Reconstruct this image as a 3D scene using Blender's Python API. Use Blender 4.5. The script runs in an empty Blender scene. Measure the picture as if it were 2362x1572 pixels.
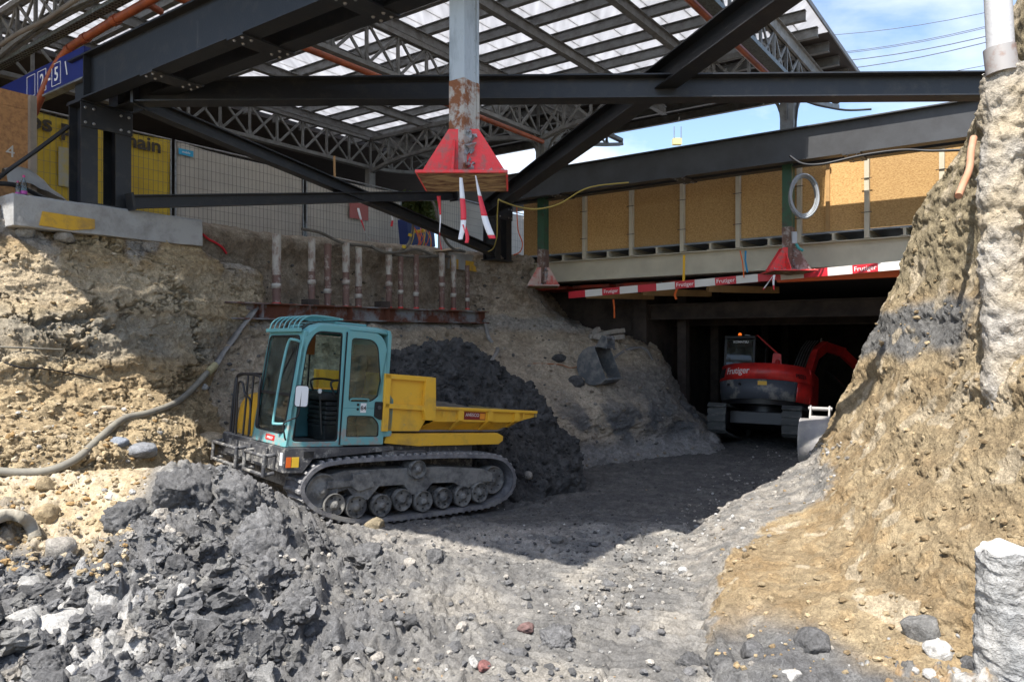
import bpy, math, random
import numpy as np
from mathutils import Vector, Matrix, Euler
random.seed(7); RNG=np.random.default_rng(7)
S=bpy.context.scene; COL=S.collection
R=math.radians
# ------------------------------------------------------------- camera, sky, sun
CAMZ=2.4; F=1700.0; CX,CY=1181.0,786.0
cam=bpy.data.cameras.new('camera'); camo=bpy.data.objects.new('camera',cam); COL.objects.link(camo)
camo.location=(0,0,CAMZ); camo.rotation_euler=(R(90),0,0)
cam.sensor_width=36; cam.lens=36*F/2362; cam.clip_start=.05; cam.clip_end=3000
S.camera=camo
YAW=35.9; SUN_EL=58.0
AX=np.array([math.sin(R(YAW)),math.cos(R(YAW)),0.]); BX=np.array([-math.cos(R(YAW)),math.sin(R(YAW)),0.])
w=bpy.data.worlds.new('World'); S.world=w; w.use_nodes=True
nt=w.node_tree; nt.nodes.clear()
out=nt.nodes.new('ShaderNodeOutputWorld'); bg=nt.nodes.new('ShaderNodeBackground')
sky=nt.nodes.new('ShaderNodeTexSky'); sky.sky_type='NISHITA'; sky.sun_disc=False
sky.sun_elevation=R(SUN_EL); sky.sun_rotation=R(180+YAW-4); sky.dust_density=1.0; sky.air_density=1.0; sky.ozone_density=1.6
tc=nt.nodes.new('ShaderNodeTexCoord'); mp=nt.nodes.new('ShaderNodeMapping'); mp.inputs['Scale'].default_value=(1,1,2.2)
n1=nt.nodes.new('ShaderNodeTexNoise'); n1.inputs['Scale'].default_value=3.1; n1.inputs['Detail'].default_value=9; n1.inputs['Roughness'].default_value=.55; n1.inputs['Distortion'].default_value=.3
rp=nt.nodes.new('ShaderNodeValToRGB'); rp.color_ramp.elements[0].position=.47; rp.color_ramp.elements[1].position=.74
mx=nt.nodes.new('ShaderNodeMix'); mx.data_type='RGBA'; mx.inputs[7].default_value=(5.2,5.4,5.7,1)
nt.links.new(tc.outputs['Generated'],mp.inputs['Vector']); nt.links.new(mp.outputs[0],n1.inputs['Vector'])
nt.links.new(n1.outputs['Fac'],rp.inputs[0]); nt.links.new(rp.outputs[0],mx.inputs[0]); nt.links.new(sky.outputs[0],mx.inputs[6])
nt.links.new(mx.outputs[2],bg.inputs['Color']); bg.inputs['Strength'].default_value=.15
nt.links.new(bg.outputs[0],out.inputs['Surface'])
sl=bpy.data.lights.new('sun','SUN'); sl.energy=5.0; sl.angle=R(.5); sl.color=(1,.95,.87)
so=bpy.data.objects.new('sun',sl); COL.objects.link(so)
ce=math.cos(R(SUN_EL)); SA=R(YAW-4.0);sd=Vector((-math.sin(SA)*ce,-math.cos(SA)*ce,math.sin(R(SUN_EL))))
so.rotation_euler=sd.to_track_quat('Z','Y').to_euler(); so.location=(0,0,30)
S.view_settings.view_transform='Standard'; S.view_settings.look='None'; S.view_settings.exposure=0.9; S.view_settings.gamma=1
S.view_settings.use_curve_mapping=False
# ------------------------------------------------------------- helpers
def P(px,py,Y): return np.array([(px-CX)/F*Y,Y,CAMZ-(py-CY)/F*Y])
def W(a,b,z): v=AX*a+BX*b; return np.array([v[0],v[1],z])
def ab(x,y): return x*AX[0]+y*AX[1], x*BX[0]+y*BX[1]
V=lambda *a: np.array(a,float)
WM={}
def tag(o,label=None,cat=None,group=None,kind=None):
    if label: o['label']=label
    if cat: o['category']=cat
    if group: o['group']=group
    if kind: o['kind']=kind
    return o
def thing(name,label,cat,loc=(0,0,0),group=None,M=None):
    o=bpy.data.objects.new(name,None); COL.objects.link(o); o.empty_display_size=.2
    m=M if M is not None else Matrix.Translation(Vector([float(q) for q in loc]))
    o.matrix_world=m; WM[o.name]=m.copy(); return tag(o,label,cat,group)
class MB:
    """collects shapes and links them as one mesh object"""
    def __init__(s): s.v=[];s.f=[];s.sm=[];s.n=0
    def add(s,v,f,smooth=False):
        s.v.extend([tuple(map(float,q)) for q in v]); s.f.extend([tuple(i+s.n for i in q) for q in f]); s.sm.extend([smooth]*len(f)); s.n=len(s.v); return s
    def hexa(s,c):
        return s.add(c,[(0,3,2,1),(4,5,6,7),(0,1,5,4),(1,2,6,5),(2,3,7,6),(3,0,4,7)])
    def box(s,a,b):
        x0,y0,z0=[min(p,q) for p,q in zip(a,b)]; x1,y1,z1=[max(p,q) for p,q in zip(a,b)]
        return s.hexa([(x0,y0,z0),(x1,y0,z0),(x1,y1,z0),(x0,y1,z0),(x0,y0,z1),(x1,y0,z1),(x1,y1,z1),(x0,y1,z1)])
    def abox(s,a0,a1,b0,b1,z0,z1):
        a0,a1=min(a0,a1),max(a0,a1); b0,b1=min(b0,b1),max(b0,b1)
        return s.hexa([W(a0,b0,z0),W(a1,b0,z0),W(a1,b1,z0),W(a0,b1,z0),W(a0,b0,z1),W(a1,b0,z1),W(a1,b1,z1),W(a0,b1,z1)])
    def bar(s,p0,p1,wd,hd,up=(0,0,1)):
        p0=np.array(p0,float);p1=np.array(p1,float);d=p1-p0;d/=np.linalg.norm(d);u=np.array(up,float);u=u-d*u.dot(d)
        if np.linalg.norm(u)<1e-4: u=np.array([1.,0,0])-d*d[0]
        u/=np.linalg.norm(u);r=np.cross(d,u);a=r*wd/2;b=u*hd/2
        return s.hexa([p0-a-b,p0+a-b,p1+a-b,p1-a-b,p0-a+b,p0+a+b,p1+a+b,p1-a+b])
    def ibeam(s,p0,p1,h,b,tf=.02,tw=.012,up=(0,0,1)):
        p0=np.array(p0,float);p1=np.array(p1,float);d=p1-p0;d/=np.linalg.norm(d);u=np.array(up,float);u=u-d*u.dot(d);u/=np.linalg.norm(u)
        s.bar(p0+u*(h/2-tf/2),p1+u*(h/2-tf/2),b,tf,u); s.bar(p0-u*(h/2-tf/2),p1-u*(h/2-tf/2),b,tf,u)
        return s.bar(p0,p1,tw,h-2*tf,u)
    def tube(s,pts,r,n=8,cap=True):
        pts=[np.array(p,float) for p in pts]; rr=r if hasattr(r,'__len__') else [r]*len(pts)
        vs=[];prev=None
        for i,p in enumerate(pts):
            d=(pts[min(i+1,len(pts)-1)]-pts[max(i-1,0)]);d/=np.linalg.norm(d)+1e-12
            if prev is None:
                a=np.array([0,0,1.]) if abs(d[2])<.9 else np.array([1.,0,0])
            else: a=prev
            u=a-d*a.dot(d);u/=np.linalg.norm(u);prev=u;q=np.cross(d,u)
            for k in range(n):
                t=2*math.pi*k/n;vs.append(p+rr[i]*(math.cos(t)*u+math.sin(t)*q))
        fs=[(i*n+k,i*n+(k+1)%n,(i+1)*n+(k+1)%n,(i+1)*n+k) for i in range(len(pts)-1) for k in range(n)]
        s.add(vs,fs,True)
        if cap:
            L=(len(pts)-1)*n; s.add([vs[k] for k in range(n)],[tuple(range(n))[::-1]]); s.add([vs[L+k] for k in range(n)],[tuple(range(n))])
        return s
    def cyl(s,p0,p1,r,n=20,r1=None): return s.tube([p0,p1],[r,r if r1 is None else r1],n)
    def lathe(s,prof,c,ax,n=24):
        """prof: (radius, distance along axis) list"""
        ax=np.array(ax,float);ax/=np.linalg.norm(ax);a=np.array([0,0,1.]) if abs(ax[2])<.9 else np.array([1.,0,0])
        u=a-ax*a.dot(ax);u/=np.linalg.norm(u);q=np.cross(ax,u);c=np.array(c,float)
        vs=[c+ax*h+r*(math.cos(2*math.pi*k/n)*u+math.sin(2*math.pi*k/n)*q) for r,h in prof for k in range(n)]
        fs=[(i*n+k,i*n+(k+1)%n,(i+1)*n+(k+1)%n,(i+1)*n+k) for i in range(len(prof)-1) for k in range(n)]
        s.add(vs,fs,True); L=(len(prof)-1)*n
        s.add([vs[k] for k in range(n)],[tuple(range(n))[::-1]]); s.add([vs[L+k] for k in range(n)],[tuple(range(n))]); return s
    def prism(s,poly,f0,f1):
        """poly of 2-tuples; f0,f1 map (p,q)->3d"""
        n=len(poly);vs=[f0(*p) for p in poly]+[f1(*p) for p in poly]
        return s.add(vs,[tuple(range(n))[::-1],tuple(range(n,2*n))]+[(i,(i+1)%n,n+(i+1)%n,n+i) for i in range(n)])
    def pu(s,poly,v0,v1,skew=0): return s.prism(poly,lambda u,w:(u,v0,w),lambda u,w:(u,v1,w))
    def ring(s,o,i,v0,v1):
        n=len(o);vs=[(p[0],v0,p[1]) for p in o]+[(p[0],v0,p[1]) for p in i]+[(p[0],v1,p[1]) for p in o]+[(p[0],v1,p[1]) for p in i]
        fs=[]
        for k in range(n):
            j=(k+1)%n; fs+=[(k,j,n+j,n+k),(2*n+k,3*n+k,3*n+j,2*n+j),(k,2*n+k,2*n+j,j),(n+k,n+j,3*n+j,3*n+k)]
        return s.add(vs,fs)
    def xf(s,M):
        s.v=[tuple(M@Vector(q)) for q in s.v]; return s
    def build(s,name,mat,parent=None,bevel=0,label=None,world=False,sub=0):
        me=bpy.data.meshes.new(name); vs=s.v; loc=None
        if parent is not None and world:
            rt=parent
            while rt.parent: rt=rt.parent
            Mi=WM[rt.name].inverted(); vs=[tuple(Mi@Vector(q)) for q in vs]
        elif parent is None:
            a=np.array(vs); loc=((a[:,0].min()+a[:,0].max())/2,(a[:,1].min()+a[:,1].max())/2,a[:,2].min()); vs=[tuple(q) for q in a-np.array(loc)]
        me.from_pydata(vs,[],s.f); me.polygons.foreach_set('use_smooth',s.sm)
        import bmesh
        bm=bmesh.new();bm.from_mesh(me);bmesh.ops.recalc_face_normals(bm,faces=bm.faces);bm.to_mesh(me);bm.free()
        me.materials.append(mat); o=bpy.data.objects.new(name,me); COL.objects.link(o)
        if loc: o.location=loc; WM[o.name]=Matrix.Translation(Vector(loc))
        if parent is not None: o.parent=parent
        if bevel:
            m=o.modifiers.new('edge','BEVEL');m.width=bevel;m.segments=2;m.limit_method='ANGLE';m.angle_limit=R(40);m.harden_normals=False
        if label: o['label']=label
        return o
def dupe(o,parent=None,M=None):
    c=o.copy(); COL.objects.link(c); c.parent=parent
    if M is not None: c.matrix_world=M; WM[c.name]=M.copy()
    for ch in list(o.children): dupe(ch,c)
    return c
def rpoly(pts,r,n=4):
    outp=[];N=len(pts);rr=r if hasattr(r,'__len__') else [r]*N
    for i in range(N):
        p=np.array(pts[i],float);a=np.array(pts[i-1],float);b=np.array(pts[(i+1)%N],float)
        da=(a-p);db=(b-p);la=np.linalg.norm(da);lb=np.linalg.norm(db);q=min(rr[i],la*.45,lb*.45)
        s0=p+da/la*q;s1=p+db/lb*q
        for k in range(n+1):
            t=k/n; outp.append(tuple((1-t)**2*s0+2*t*(1-t)*p+t*t*s1))
    return outp
def cat(pts,k=8,closed=False):
    p=[np.array(q,float) for q in pts];N=len(p);o=[]
    rng=range(N) if closed else range(N-1)
    for i in rng:
        g=(lambda j:p[j%N]) if closed else (lambda j:p[max(0,min(N-1,j))])
        a,b,c,d=g(i-1),g(i),g(i+1),g(i+2)
        for j in range(k):
            t=j/k;o.append(.5*((2*b)+(c-a)*t+(2*a-5*b+4*c-d)*t*t+(3*b-a-3*c+d)*t**3))
    if not closed:o.append(p[-1])
    return o
def px(pts,k=0):
    q=[P(*a) for a in pts]; return cat(q,k) if k else q
# ------------------------------------------------------------- materials
def mat(name,col,rough=.6,metal=0,col2=None,scale=3,lo=.4,hi=.65,bump=0,bscale=30,detail=6,spec=.5,var=.12,stretch=None,fac=1.0,rnd=0,mud=None):
    m=bpy.data.materials.new(name);m.use_nodes=True;t=m.node_tree;b=t.nodes['Principled BSDF'];L=t.links.new
    b.inputs['Roughness'].default_value=rough;b.inputs['Metallic'].default_value=metal
    b.inputs['Specular IOR Level'].default_value=spec
    tc=t.nodes.new('ShaderNodeTexCoord');mp=t.nodes.new('ShaderNodeMapping');L(tc.outputs['Object'],mp.inputs[0])
    if stretch: mp.inputs['Scale'].default_value=stretch
    n=t.nodes.new('ShaderNodeTexNoise');n.inputs['Scale'].default_value=scale;n.inputs['Detail'].default_value=detail;n.inputs['Roughness'].default_value=.65;L(mp.outputs[0],n.inputs['Vector'])
    r=t.nodes.new('ShaderNodeMapRange');r.inputs[1].default_value=lo;r.inputs[2].default_value=hi;r.inputs[4].default_value=fac;L(n.outputs['Fac'],r.inputs[0])
    x=t.nodes.new('ShaderNodeMix');x.data_type='RGBA';L(r.outputs[0],x.inputs[0])
    c2=col2 if col2 else tuple(q*(1-var*2) for q in col)
    x.inputs[6].default_value=(*col,1);x.inputs[7].default_value=(*c2,1);cur=x.outputs[2]
    if rnd:
        oi=t.nodes.new('ShaderNodeObjectInfo');rr=t.nodes.new('ShaderNodeMapRange');rr.inputs[3].default_value=1-rnd;rr.inputs[4].default_value=1+rnd*.6;L(oi.outputs['Random'],rr.inputs[0])
        vs_=t.nodes.new('ShaderNodeVectorMath');vs_.operation='SCALE';L(cur,vs_.inputs[0]);L(rr.outputs[0],vs_.inputs['Scale']);cur=vs_.outputs[0]
    if mud:
        mc,zr,zs=mud;sx=t.nodes.new('ShaderNodeSeparateXYZ');L(tc.outputs['Object'],sx.inputs[0])
        n5=t.nodes.new('ShaderNodeTexNoise');n5.inputs['Scale'].default_value=7;n5.inputs['Detail'].default_value=10;n5.inputs['Roughness'].default_value=.75;L(tc.outputs['Object'],n5.inputs['Vector'])
        ma=t.nodes.new('ShaderNodeMath');ma.operation='MULTIPLY_ADD';L(sx.outputs['Z'],ma.inputs[0]);ma.inputs[1].default_value=-zs;ma.inputs[2].default_value=zr*zs
        cl=t.nodes.new('ShaderNodeClamp');L(ma.outputs[0],cl.inputs[0]);cl.inputs[1].default_value=-.04;cl.inputs[2].default_value=.14
        ad=t.nodes.new('ShaderNodeMath');ad.operation='ADD';L(n5.outputs['Fac'],ad.inputs[0]);L(cl.outputs[0],ad.inputs[1])
        mr5=t.nodes.new('ShaderNodeMapRange');mr5.inputs[1].default_value=.58;mr5.inputs[2].default_value=.66;L(ad.outputs[0],mr5.inputs[0])
        x5=t.nodes.new('ShaderNodeMix');x5.data_type='RGBA';L(mr5.outputs[0],x5.inputs[0]);L(cur,x5.inputs[6]);x5.inputs[7].default_value=(*mc,1);cur=x5.outputs[2]
        r5=t.nodes.new('ShaderNodeMapRange');r5.inputs[3].default_value=rough;r5.inputs[4].default_value=.95;L(mr5.outputs[0],r5.inputs[0]);L(r5.outputs[0],b.inputs['Roughness'])
    L(cur,b.inputs['Base Color'])
    if bump:
        n2=t.nodes.new('ShaderNodeTexNoise');n2.inputs['Scale'].default_value=bscale;n2.inputs['Detail'].default_value=5;L(mp.outputs[0],n2.inputs['Vector'])
        bp=t.nodes.new('ShaderNodeBump');bp.inputs['Strength'].default_value=bump;bp.inputs['Distance'].default_value=.02;L(n2.outputs['Fac'],bp.inputs['Height']);L(bp.outputs[0],b.inputs['Normal'])
    return m
def matsoil(name,b1=.8,b2=.7,s1=14,s2=60,dist=.05,rough=.95,tint=(.62,1.25)):
    m=bpy.data.materials.new(name);m.use_nodes=True;t=m.node_tree;b=t.nodes['Principled BSDF'];L=t.links.new
    b.inputs['Roughness'].default_value=rough;b.inputs['Specular IOR Level'].default_value=.25
    at=t.nodes.new('ShaderNodeAttribute');at.attribute_name='Col'
    g=t.nodes.new('ShaderNodeNewGeometry')
    def noi(sc,det=6):
        n=t.nodes.new('ShaderNodeTexNoise');n.inputs['Scale'].default_value=sc;n.inputs['Detail'].default_value=det;n.inputs['Roughness'].default_value=.7;L(g.outputs['Position'],n.inputs['Vector']);return n
    n=noi(s1);mr=t.nodes.new('ShaderNodeMapRange');mr.inputs[1].default_value=.3;mr.inputs[2].default_value=.7;mr.inputs[3].default_value=tint[0];mr.inputs[4].default_value=tint[1];L(n.outputs['Fac'],mr.inputs[0])
    n3=noi(s2,4);mr2=t.nodes.new('ShaderNodeMapRange');mr2.inputs[1].default_value=.35;mr2.inputs[2].default_value=.65;mr2.inputs[3].default_value=.75;mr2.inputs[4].default_value=1.2;L(n3.outputs['Fac'],mr2.inputs[0])
    mu=t.nodes.new('ShaderNodeMath');mu.operation='MULTIPLY';L(mr.outputs[0],mu.inputs[0]);L(mr2.outputs[0],mu.inputs[1])
    vm=t.nodes.new('ShaderNodeVectorMath');vm.operation='SCALE';L(at.outputs['Color'],vm.inputs[0]);L(mu.outputs[0],vm.inputs['Scale']);L(vm.outputs[0],b.inputs['Base Color'])
    bp=t.nodes.new('ShaderNodeBump');bp.inputs['Strength'].default_value=b1;bp.inputs['Distance'].default_value=dist;L(n.outputs['Fac'],bp.inputs['Height'])
    bq=t.nodes.new('ShaderNodeBump');bq.inputs['Strength'].default_value=b2;bq.inputs['Distance'].default_value=dist*.35;L(n3.outputs['Fac'],bq.inputs['Height']);L(bp.outputs[0],bq.inputs['Normal']);L(bq.outputs[0],b.inputs['Normal'])
    return m
def plain(name,col,rough=.5,metal=0,emit=0):
    m=bpy.data.materials.new(name);m.use_nodes=True;b=m.node_tree.nodes['Principled BSDF'];b.inputs['Base Color'].default_value=(*col,1);b.inputs['Roughness'].default_value=rough;b.inputs['Metallic'].default_value=metal
    if emit: b.inputs['Emission Color'].default_value=(*col,1);b.inputs['Emission Strength'].default_value=emit
    return m
def glassmat(name,tint=(.8,.9,.87),mixf=.12,rough=.03,dirt=.1):
    m=bpy.data.materials.new(name);m.use_nodes=True;t=m.node_tree;t.nodes.clear();L=t.links.new
    o=t.nodes.new('ShaderNodeOutputMaterial');tr=t.nodes.new('ShaderNodeBsdfTransparent');tr.inputs[0].default_value=(*tint,1)
    gl=t.nodes.new('ShaderNodeBsdfGlossy');gl.inputs['Roughness'].default_value=rough
    fr=t.nodes.new('ShaderNodeFresnel');fr.inputs[0].default_value=1.5;m1=t.nodes.new('ShaderNodeMixShader');L(fr.outputs[0],m1.inputs[0]);L(tr.outputs[0],m1.inputs[1]);L(gl.outputs[0],m1.inputs[2])
    df=t.nodes.new('ShaderNodeBsdfDiffuse');df.inputs[0].default_value=(.35,.37,.33,1);m2=t.nodes.new('ShaderNodeMixShader')
    n=t.nodes.new('ShaderNodeTexNoise');n.inputs['Scale'].default_value=5;n.inputs['Detail'].default_value=8;tcx=t.nodes.new('ShaderNodeTexCoord');L(tcx.outputs['Object'],n.inputs['Vector'])
    mr=t.nodes.new('ShaderNodeMapRange');mr.inputs[1].default_value=.35;mr.inputs[2].default_value=.75;mr.inputs[3].default_value=dirt*.3;mr.inputs[4].default_value=dirt*2;L(n.outputs['Fac'],mr.inputs[0]);L(mr.outputs[0],m2.inputs[0])
    L(m1.outputs[0],m2.inputs[1]);L(df.outputs[0],m2.inputs[2]);L(m2.outputs[0],o.inputs[0]);return m
def text(parent,body,size,M,m,name='lettering',bold=0,ext=.0015,world=False,sx=1.0):
    c=bpy.data.curves.new('t','FONT');c.body=body;c.size=size;c.extrude=ext;c.offset=bold;c.align_x='CENTER';c.align_y='CENTER';c.resolution_u=3
    o=bpy.data.objects.new('t',c);COL.objects.link(o);me=bpy.data.meshes.new_from_object(o);bpy.data.objects.remove(o);me.name=name
    if world and parent is not None: M=WM[parent.name].inverted()@M
    me.transform(M@Matrix.Diagonal((sx,1,1,1)));me.materials.clear();me.materials.append(m)
    q=bpy.data.objects.new(name,me);COL.objects.link(q)
    if parent: q.parent=parent
    return q
def frame(o,x,y):
    x=Vector([float(q) for q in x]).normalized();y=Vector([float(q) for q in y]);y=(y-x*y.dot(x)).normalized();z=x.cross(y)
    M=Matrix((x,y,z)).transposed().to_4x4();M.translation=Vector([float(q) for q in o]);return M
# ------------------------------------------------------------- numpy noise
_p=RNG.permutation(256);_perm=np.concatenate([_p,_p,_p])
_g=RNG.normal(size=(256,3));_g/=np.linalg.norm(_g,axis=1)[:,None]
def perlin(p):
    i=np.floor(p).astype(np.int64);f=p-i;i&=255;u=f*f*f*(f*(f*6-15)+10)
    r=0
    for dx in (0,1):
        wx=u[:,0] if dx else 1-u[:,0]
        for dy in (0,1):
            wy=u[:,1] if dy else 1-u[:,1]
            h=_perm[_perm[(i[:,0]+dx)&255]+((i[:,1]+dy)&255)]
            for dz in (0,1):
                wz=u[:,2] if dz else 1-u[:,2]
                g=_g[_perm[h+((i[:,2]+dz)&255)]]
                d=g[:,0]*(f[:,0]-dx)+g[:,1]*(f[:,1]-dy)+g[:,2]*(f[:,2]-dz)
                r=r+wx*wy*wz*d
    return r*1.5
def fbm(p,o=5,ro=.5,lac=2.03,ridge=False):
    s=0;a=1;t=0
    for k in range(o):
        n=perlin(p+17.3*k)
        if ridge:n=1-2*np.abs(n)
        s=s+a*n;t+=a;a*=ro;p=p*lac
    return s/t
def worley(p):
    """returns F1,F2 and a random value per cell"""
    i=np.floor(p).astype(np.int64);f=p-i;F1=np.full(len(p),9.);F2=np.full(len(p),9.);idv=np.zeros(len(p))
    for dx in (-1,0,1):
        for dy in (-1,0,1):
            for dz in (-1,0,1):
                h=_perm[_perm[_perm[(i[:,0]+dx)&255]+((i[:,1]+dy)&255)]+((i[:,2]+dz)&255)]
                q=np.stack([dx+((h*37)%101)/101.-f[:,0],dy+((h*71)%97)/97.-f[:,1],dz+((h*53)%89)/89.-f[:,2]],1)
                d=np.sqrt((q**2).sum(1));c=d<F1
                F2=np.where(c,F1,np.minimum(F2,d));idv=np.where(c,h/255.,idv);F1=np.where(c,d,F1)
    return F1,F2,idv
def ss(a,b,x): t=np.clip((x-a)/(b-a),0,1);return t*t*(3-2*t)
def npmesh(name,v,q,col,m,kind=None,smooth=True):
    me=bpy.data.meshes.new(name);me.vertices.add(len(v));me.vertices.foreach_set('co',v.astype(np.float32).ravel())
    k=q.shape[1];me.loops.add(q.size);me.loops.foreach_set('vertex_index',q.astype(np.int32).ravel())
    me.polygons.add(len(q));me.polygons.foreach_set('loop_start',np.arange(0,q.size,k,dtype=np.int32));me.polygons.foreach_set('loop_total',np.full(len(q),k,np.int32))
    me.polygons.foreach_set('use_smooth',np.full(len(q),smooth));me.update(calc_edges=True);me.validate()
    a=me.attributes.new('Col','FLOAT_COLOR','POINT');c=np.ones((len(v),4),np.float32);c[:,:3]=col;a.data.foreach_set('color',c.ravel())
    me.materials.append(m);o=bpy.data.objects.new(name,me);COL.objects.link(o)
    if kind:o['kind']=kind
    return o
def gridq(r,c):
    i=np.arange(r*c).reshape(r,c);return np.stack([i[:-1,:-1].ravel(),i[1:,:-1].ravel(),i[1:,1:].ravel(),i[:-1,1:].ravel()],1)
def cr(A,n,axis):
    A=np.moveaxis(A,axis,0);N=len(A);t=np.linspace(0,N-1,n);i=np.minimum(t.astype(int),N-2);f=(t-i)[:,None,None]
    g=lambda j:A[np.clip(j,0,N-1)];a,b,c,d=g(i-1),g(i),g(i+1),g(i+2)
    o=.5*((2*b)+(c-a)*f+(2*a-5*b+4*c-d)*f*f+(3*b-a-3*c+d)*f**3);return np.moveaxis(o,0,axis)
def netsurf(net,r,c):
    g=cr(cr(np.array(net,float),r,0),c,1)
    du=np.gradient(g,axis=1);dv=np.gradient(g,axis=0);n=np.cross(du,dv);n/=np.linalg.norm(n,axis=2)[:,:,None]+1e-9
    tocam=V(0,0,CAMZ)-g; s=np.sign((n*tocam).sum(2).mean());n*=s if s else 1
    return g.reshape(-1,3),n.reshape(-1,3)
def mixc(a,b,t): return np.asarray(a)*(1-t[:,None])+np.asarray(b)*t[:,None]
# ============================================================= GROUND AND BANKS
TAN=V(.42,.33,.205);TAN2=V(.32,.235,.135);CREAM=V(.56,.47,.34);OCH=V(.40,.26,.12)
GREY=V(.155,.154,.156);GREY2=V(.21,.207,.20);DRY=V(.36,.335,.30);PALE=V(.52,.51,.49);WET=V(.085,.084,.084);BLUEG=V(.17,.175,.18)
msoil=matsoil('soil');mbank=matsoil('bank soil',b1=1.0,b2=1.0,s1=16,s2=55,dist=.06,tint=(.7,1.3))
def gs(x,y,cx,cy,sx,sy,a,rot=0):
    c,s=math.cos(rot),math.sin(rot);u=(x-cx)*c+(y-cy)*s;v=-(x-cx)*s+(y-cy)*c
    return a*np.exp(-(u/sx)**2-(v/sy)**2)
def gh(x,y):
    x=np.asarray(x,float);y=np.asarray(y,float)
    z=-.27*ss(9.0,12.0,y)-.05
    z=z+gs(x,y,-3.65,8.30,1.05,.95,.86)+gs(x,y,-2.75,8.45,.6,.5,.22)+gs(x,y,-4.3,8.6,.7,.6,.25)
    z=z+gs(x,y,-3.3,6.3,1.7,1.5,.35)+gs(x,y,-1.2,5.0,1.4,1.0,.12)
    z=z+(.95*ss(-3.9,-5.6,x)+.25*ss(-6,-9,x))*ss(5.6,8.2,y)
    z=z+.35*ss(-3.6,-5.2,x)*ss(10,11.4,y)
    z=z+.3*ss(1.6,3.4,x-.55*(y-5))*ss(12,8,y)
    return z
def ground():
    nr,nc=760,900
    v=np.linspace(0,1,nr)[:,None];u=np.linspace(-1,1,nc)[None,:]
    y=3.3*(27/3.3)**v*np.ones_like(u);x=u*(y*.86+.9)
    x=x.ravel();y=y.ravel();z=gh(x,y);p=np.stack([x,y,z],1)
    pile=np.clip(gs(x,y,-3.4,8.0,1.9,1.6,1.3)+gs(x,y,-3.2,5.7,2.0,1.9,1.1)+ss(-.6,-2,x)*ss(8.5,6.5,y),0,1)
    pile*=ss(-4.0-.35*(y<0),-3.6,x-.42*(8-y)*0+0*x)*1.0*(y>7.4)+(y<=7.4)
    pile=np.clip(pile,0,1)
    rightr=ss(1.4,2.6,x-.50*(y-5))*ss(11,8,y)
    F1,F2,idv=worley(np.stack([x*1.9,y*1.9,x*0+3.3],1)+.45*np.stack([perlin(p*2.1),perlin(p*2.1+9),x*0],1))
    big=(idv-.35)*.40*ss(0,.22,F2-F1)
    G1,G2,ig=worley(np.stack([x*5.5,y*5.5,x*0+8.3],1)+.5*np.stack([perlin(p*5),perlin(p*5+9),x*0],1))
    med=(ig-.3)*.13*ss(0,.25,G2-G1)
    H1,H2,ih=worley(np.stack([x*14,y*14,x*0+2.3],1)+.5*np.stack([perlin(p*12),perlin(p*12+9),x*0],1))
    sml=(ih-.2)*.045*ss(0,.3,H2-H1)
    f=fbm(p*2.5,5,.6);f2=fbm(p*9+4,4,.6);rough=np.clip(.5+fbm(p*.7+31,3)*1.6,0,1)
    near=ss(13,6,y)
    dz=pile*(big*.80+med*1.25+sml*1.2+f*.14+f2*.08)
    lay=(1-pile)*(f*.06+f2*.04+near*(med*.8*rough**2+sml*(.35+.8*rough))+ (1-near)*(sml*.6+med*.15))
    dz=dz+lay+rightr*(med*.5+sml)*.6
    # track prints left by machines: two ribbed lanes curving from the foreground up to the ramp
    for (x0,x1,off) in ((1.35,1.9,0),(-.3,.9,1),(.45,.9,0),(.6,.9,1)):
        cxl=x0+(y-4.)*.12+(.02*(y-4)**2 if off==0 else .13*(y-4));d=np.abs(x-cxl)
        lane=ss(.30,.22,d)*ss(3.4,4.2,y)*ss(12,10,y)*(1-pile)*np.clip(.85+fbm(p*1.3+9,2)*1.6,0,1)
        rib=np.abs(((y+.25*(x-cxl)+.05*perlin(p*3))/.15)%1-.5)*2
        dz=dz*(1-.8*lane)-lane*.085+lane*.13*ss(.25,.75,rib)
    z2=z+dz
    v3=np.stack([x+.05*pile*perlin(p*7+3),y+.05*pile*perlin(p*7+13),z2],1)
    n=np.clip(.5+fbm(p*1.1+50,4)*1.5,0,1);n2=np.clip(.5+fbm(p*4+70,4)*1.6,0,1)
    c=mixc(V(.165,.160,.153),V(.30,.285,.26),np.clip(n*.9+n2*.8-.42,0,1));c=mixc(c,V(.40,.37,.33),ss(.8,.2,np.abs(y-9.1-.2*x))*ss(-2.6,-1.6,x)*ss(1.2,.2,x)*n2)
    c=mixc(c,GREY,pile*np.clip(.95-.35*n2+.2*(1-n),0,1))
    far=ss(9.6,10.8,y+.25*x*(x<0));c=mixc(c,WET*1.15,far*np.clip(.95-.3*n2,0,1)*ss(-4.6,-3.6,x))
    c=mixc(c,CREAM*.95,ss(.62,.9,n)*ss(10.5,9.3,y)*(1-pile)*ss(-2,-.5,x)*.12)
    left=ss(-3.9,-4.4,x+.18*(y-8.5)+.35*fbm(p*1.5+5,3))*ss(6.7,7.6,y+.5*fbm(p*1.9+25,3))
    tanc=mixc(TAN*1.05,CREAM,n2);c=mixc(c,tanc,left)
    pw=ss(-1.7,-2.7,x)*ss(6.8,5.9,y+.3*x*0)*ss(.50,.66,n2*.6+n*.45);c=mixc(c,PALE,pw*.75)
    oc=ss(.72,.8,np.clip(.5+fbm(p*2.2+150,3)*1.7,0,1))*rightr;c=mixc(c,OCH,oc*.7)
    c=mixc(c,PALE,rightr*ss(.66,.75,n2)*.8)
    dk=ss(.25,.0,(med/.13+.3))*.0
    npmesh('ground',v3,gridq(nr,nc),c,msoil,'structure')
ground()
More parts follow.
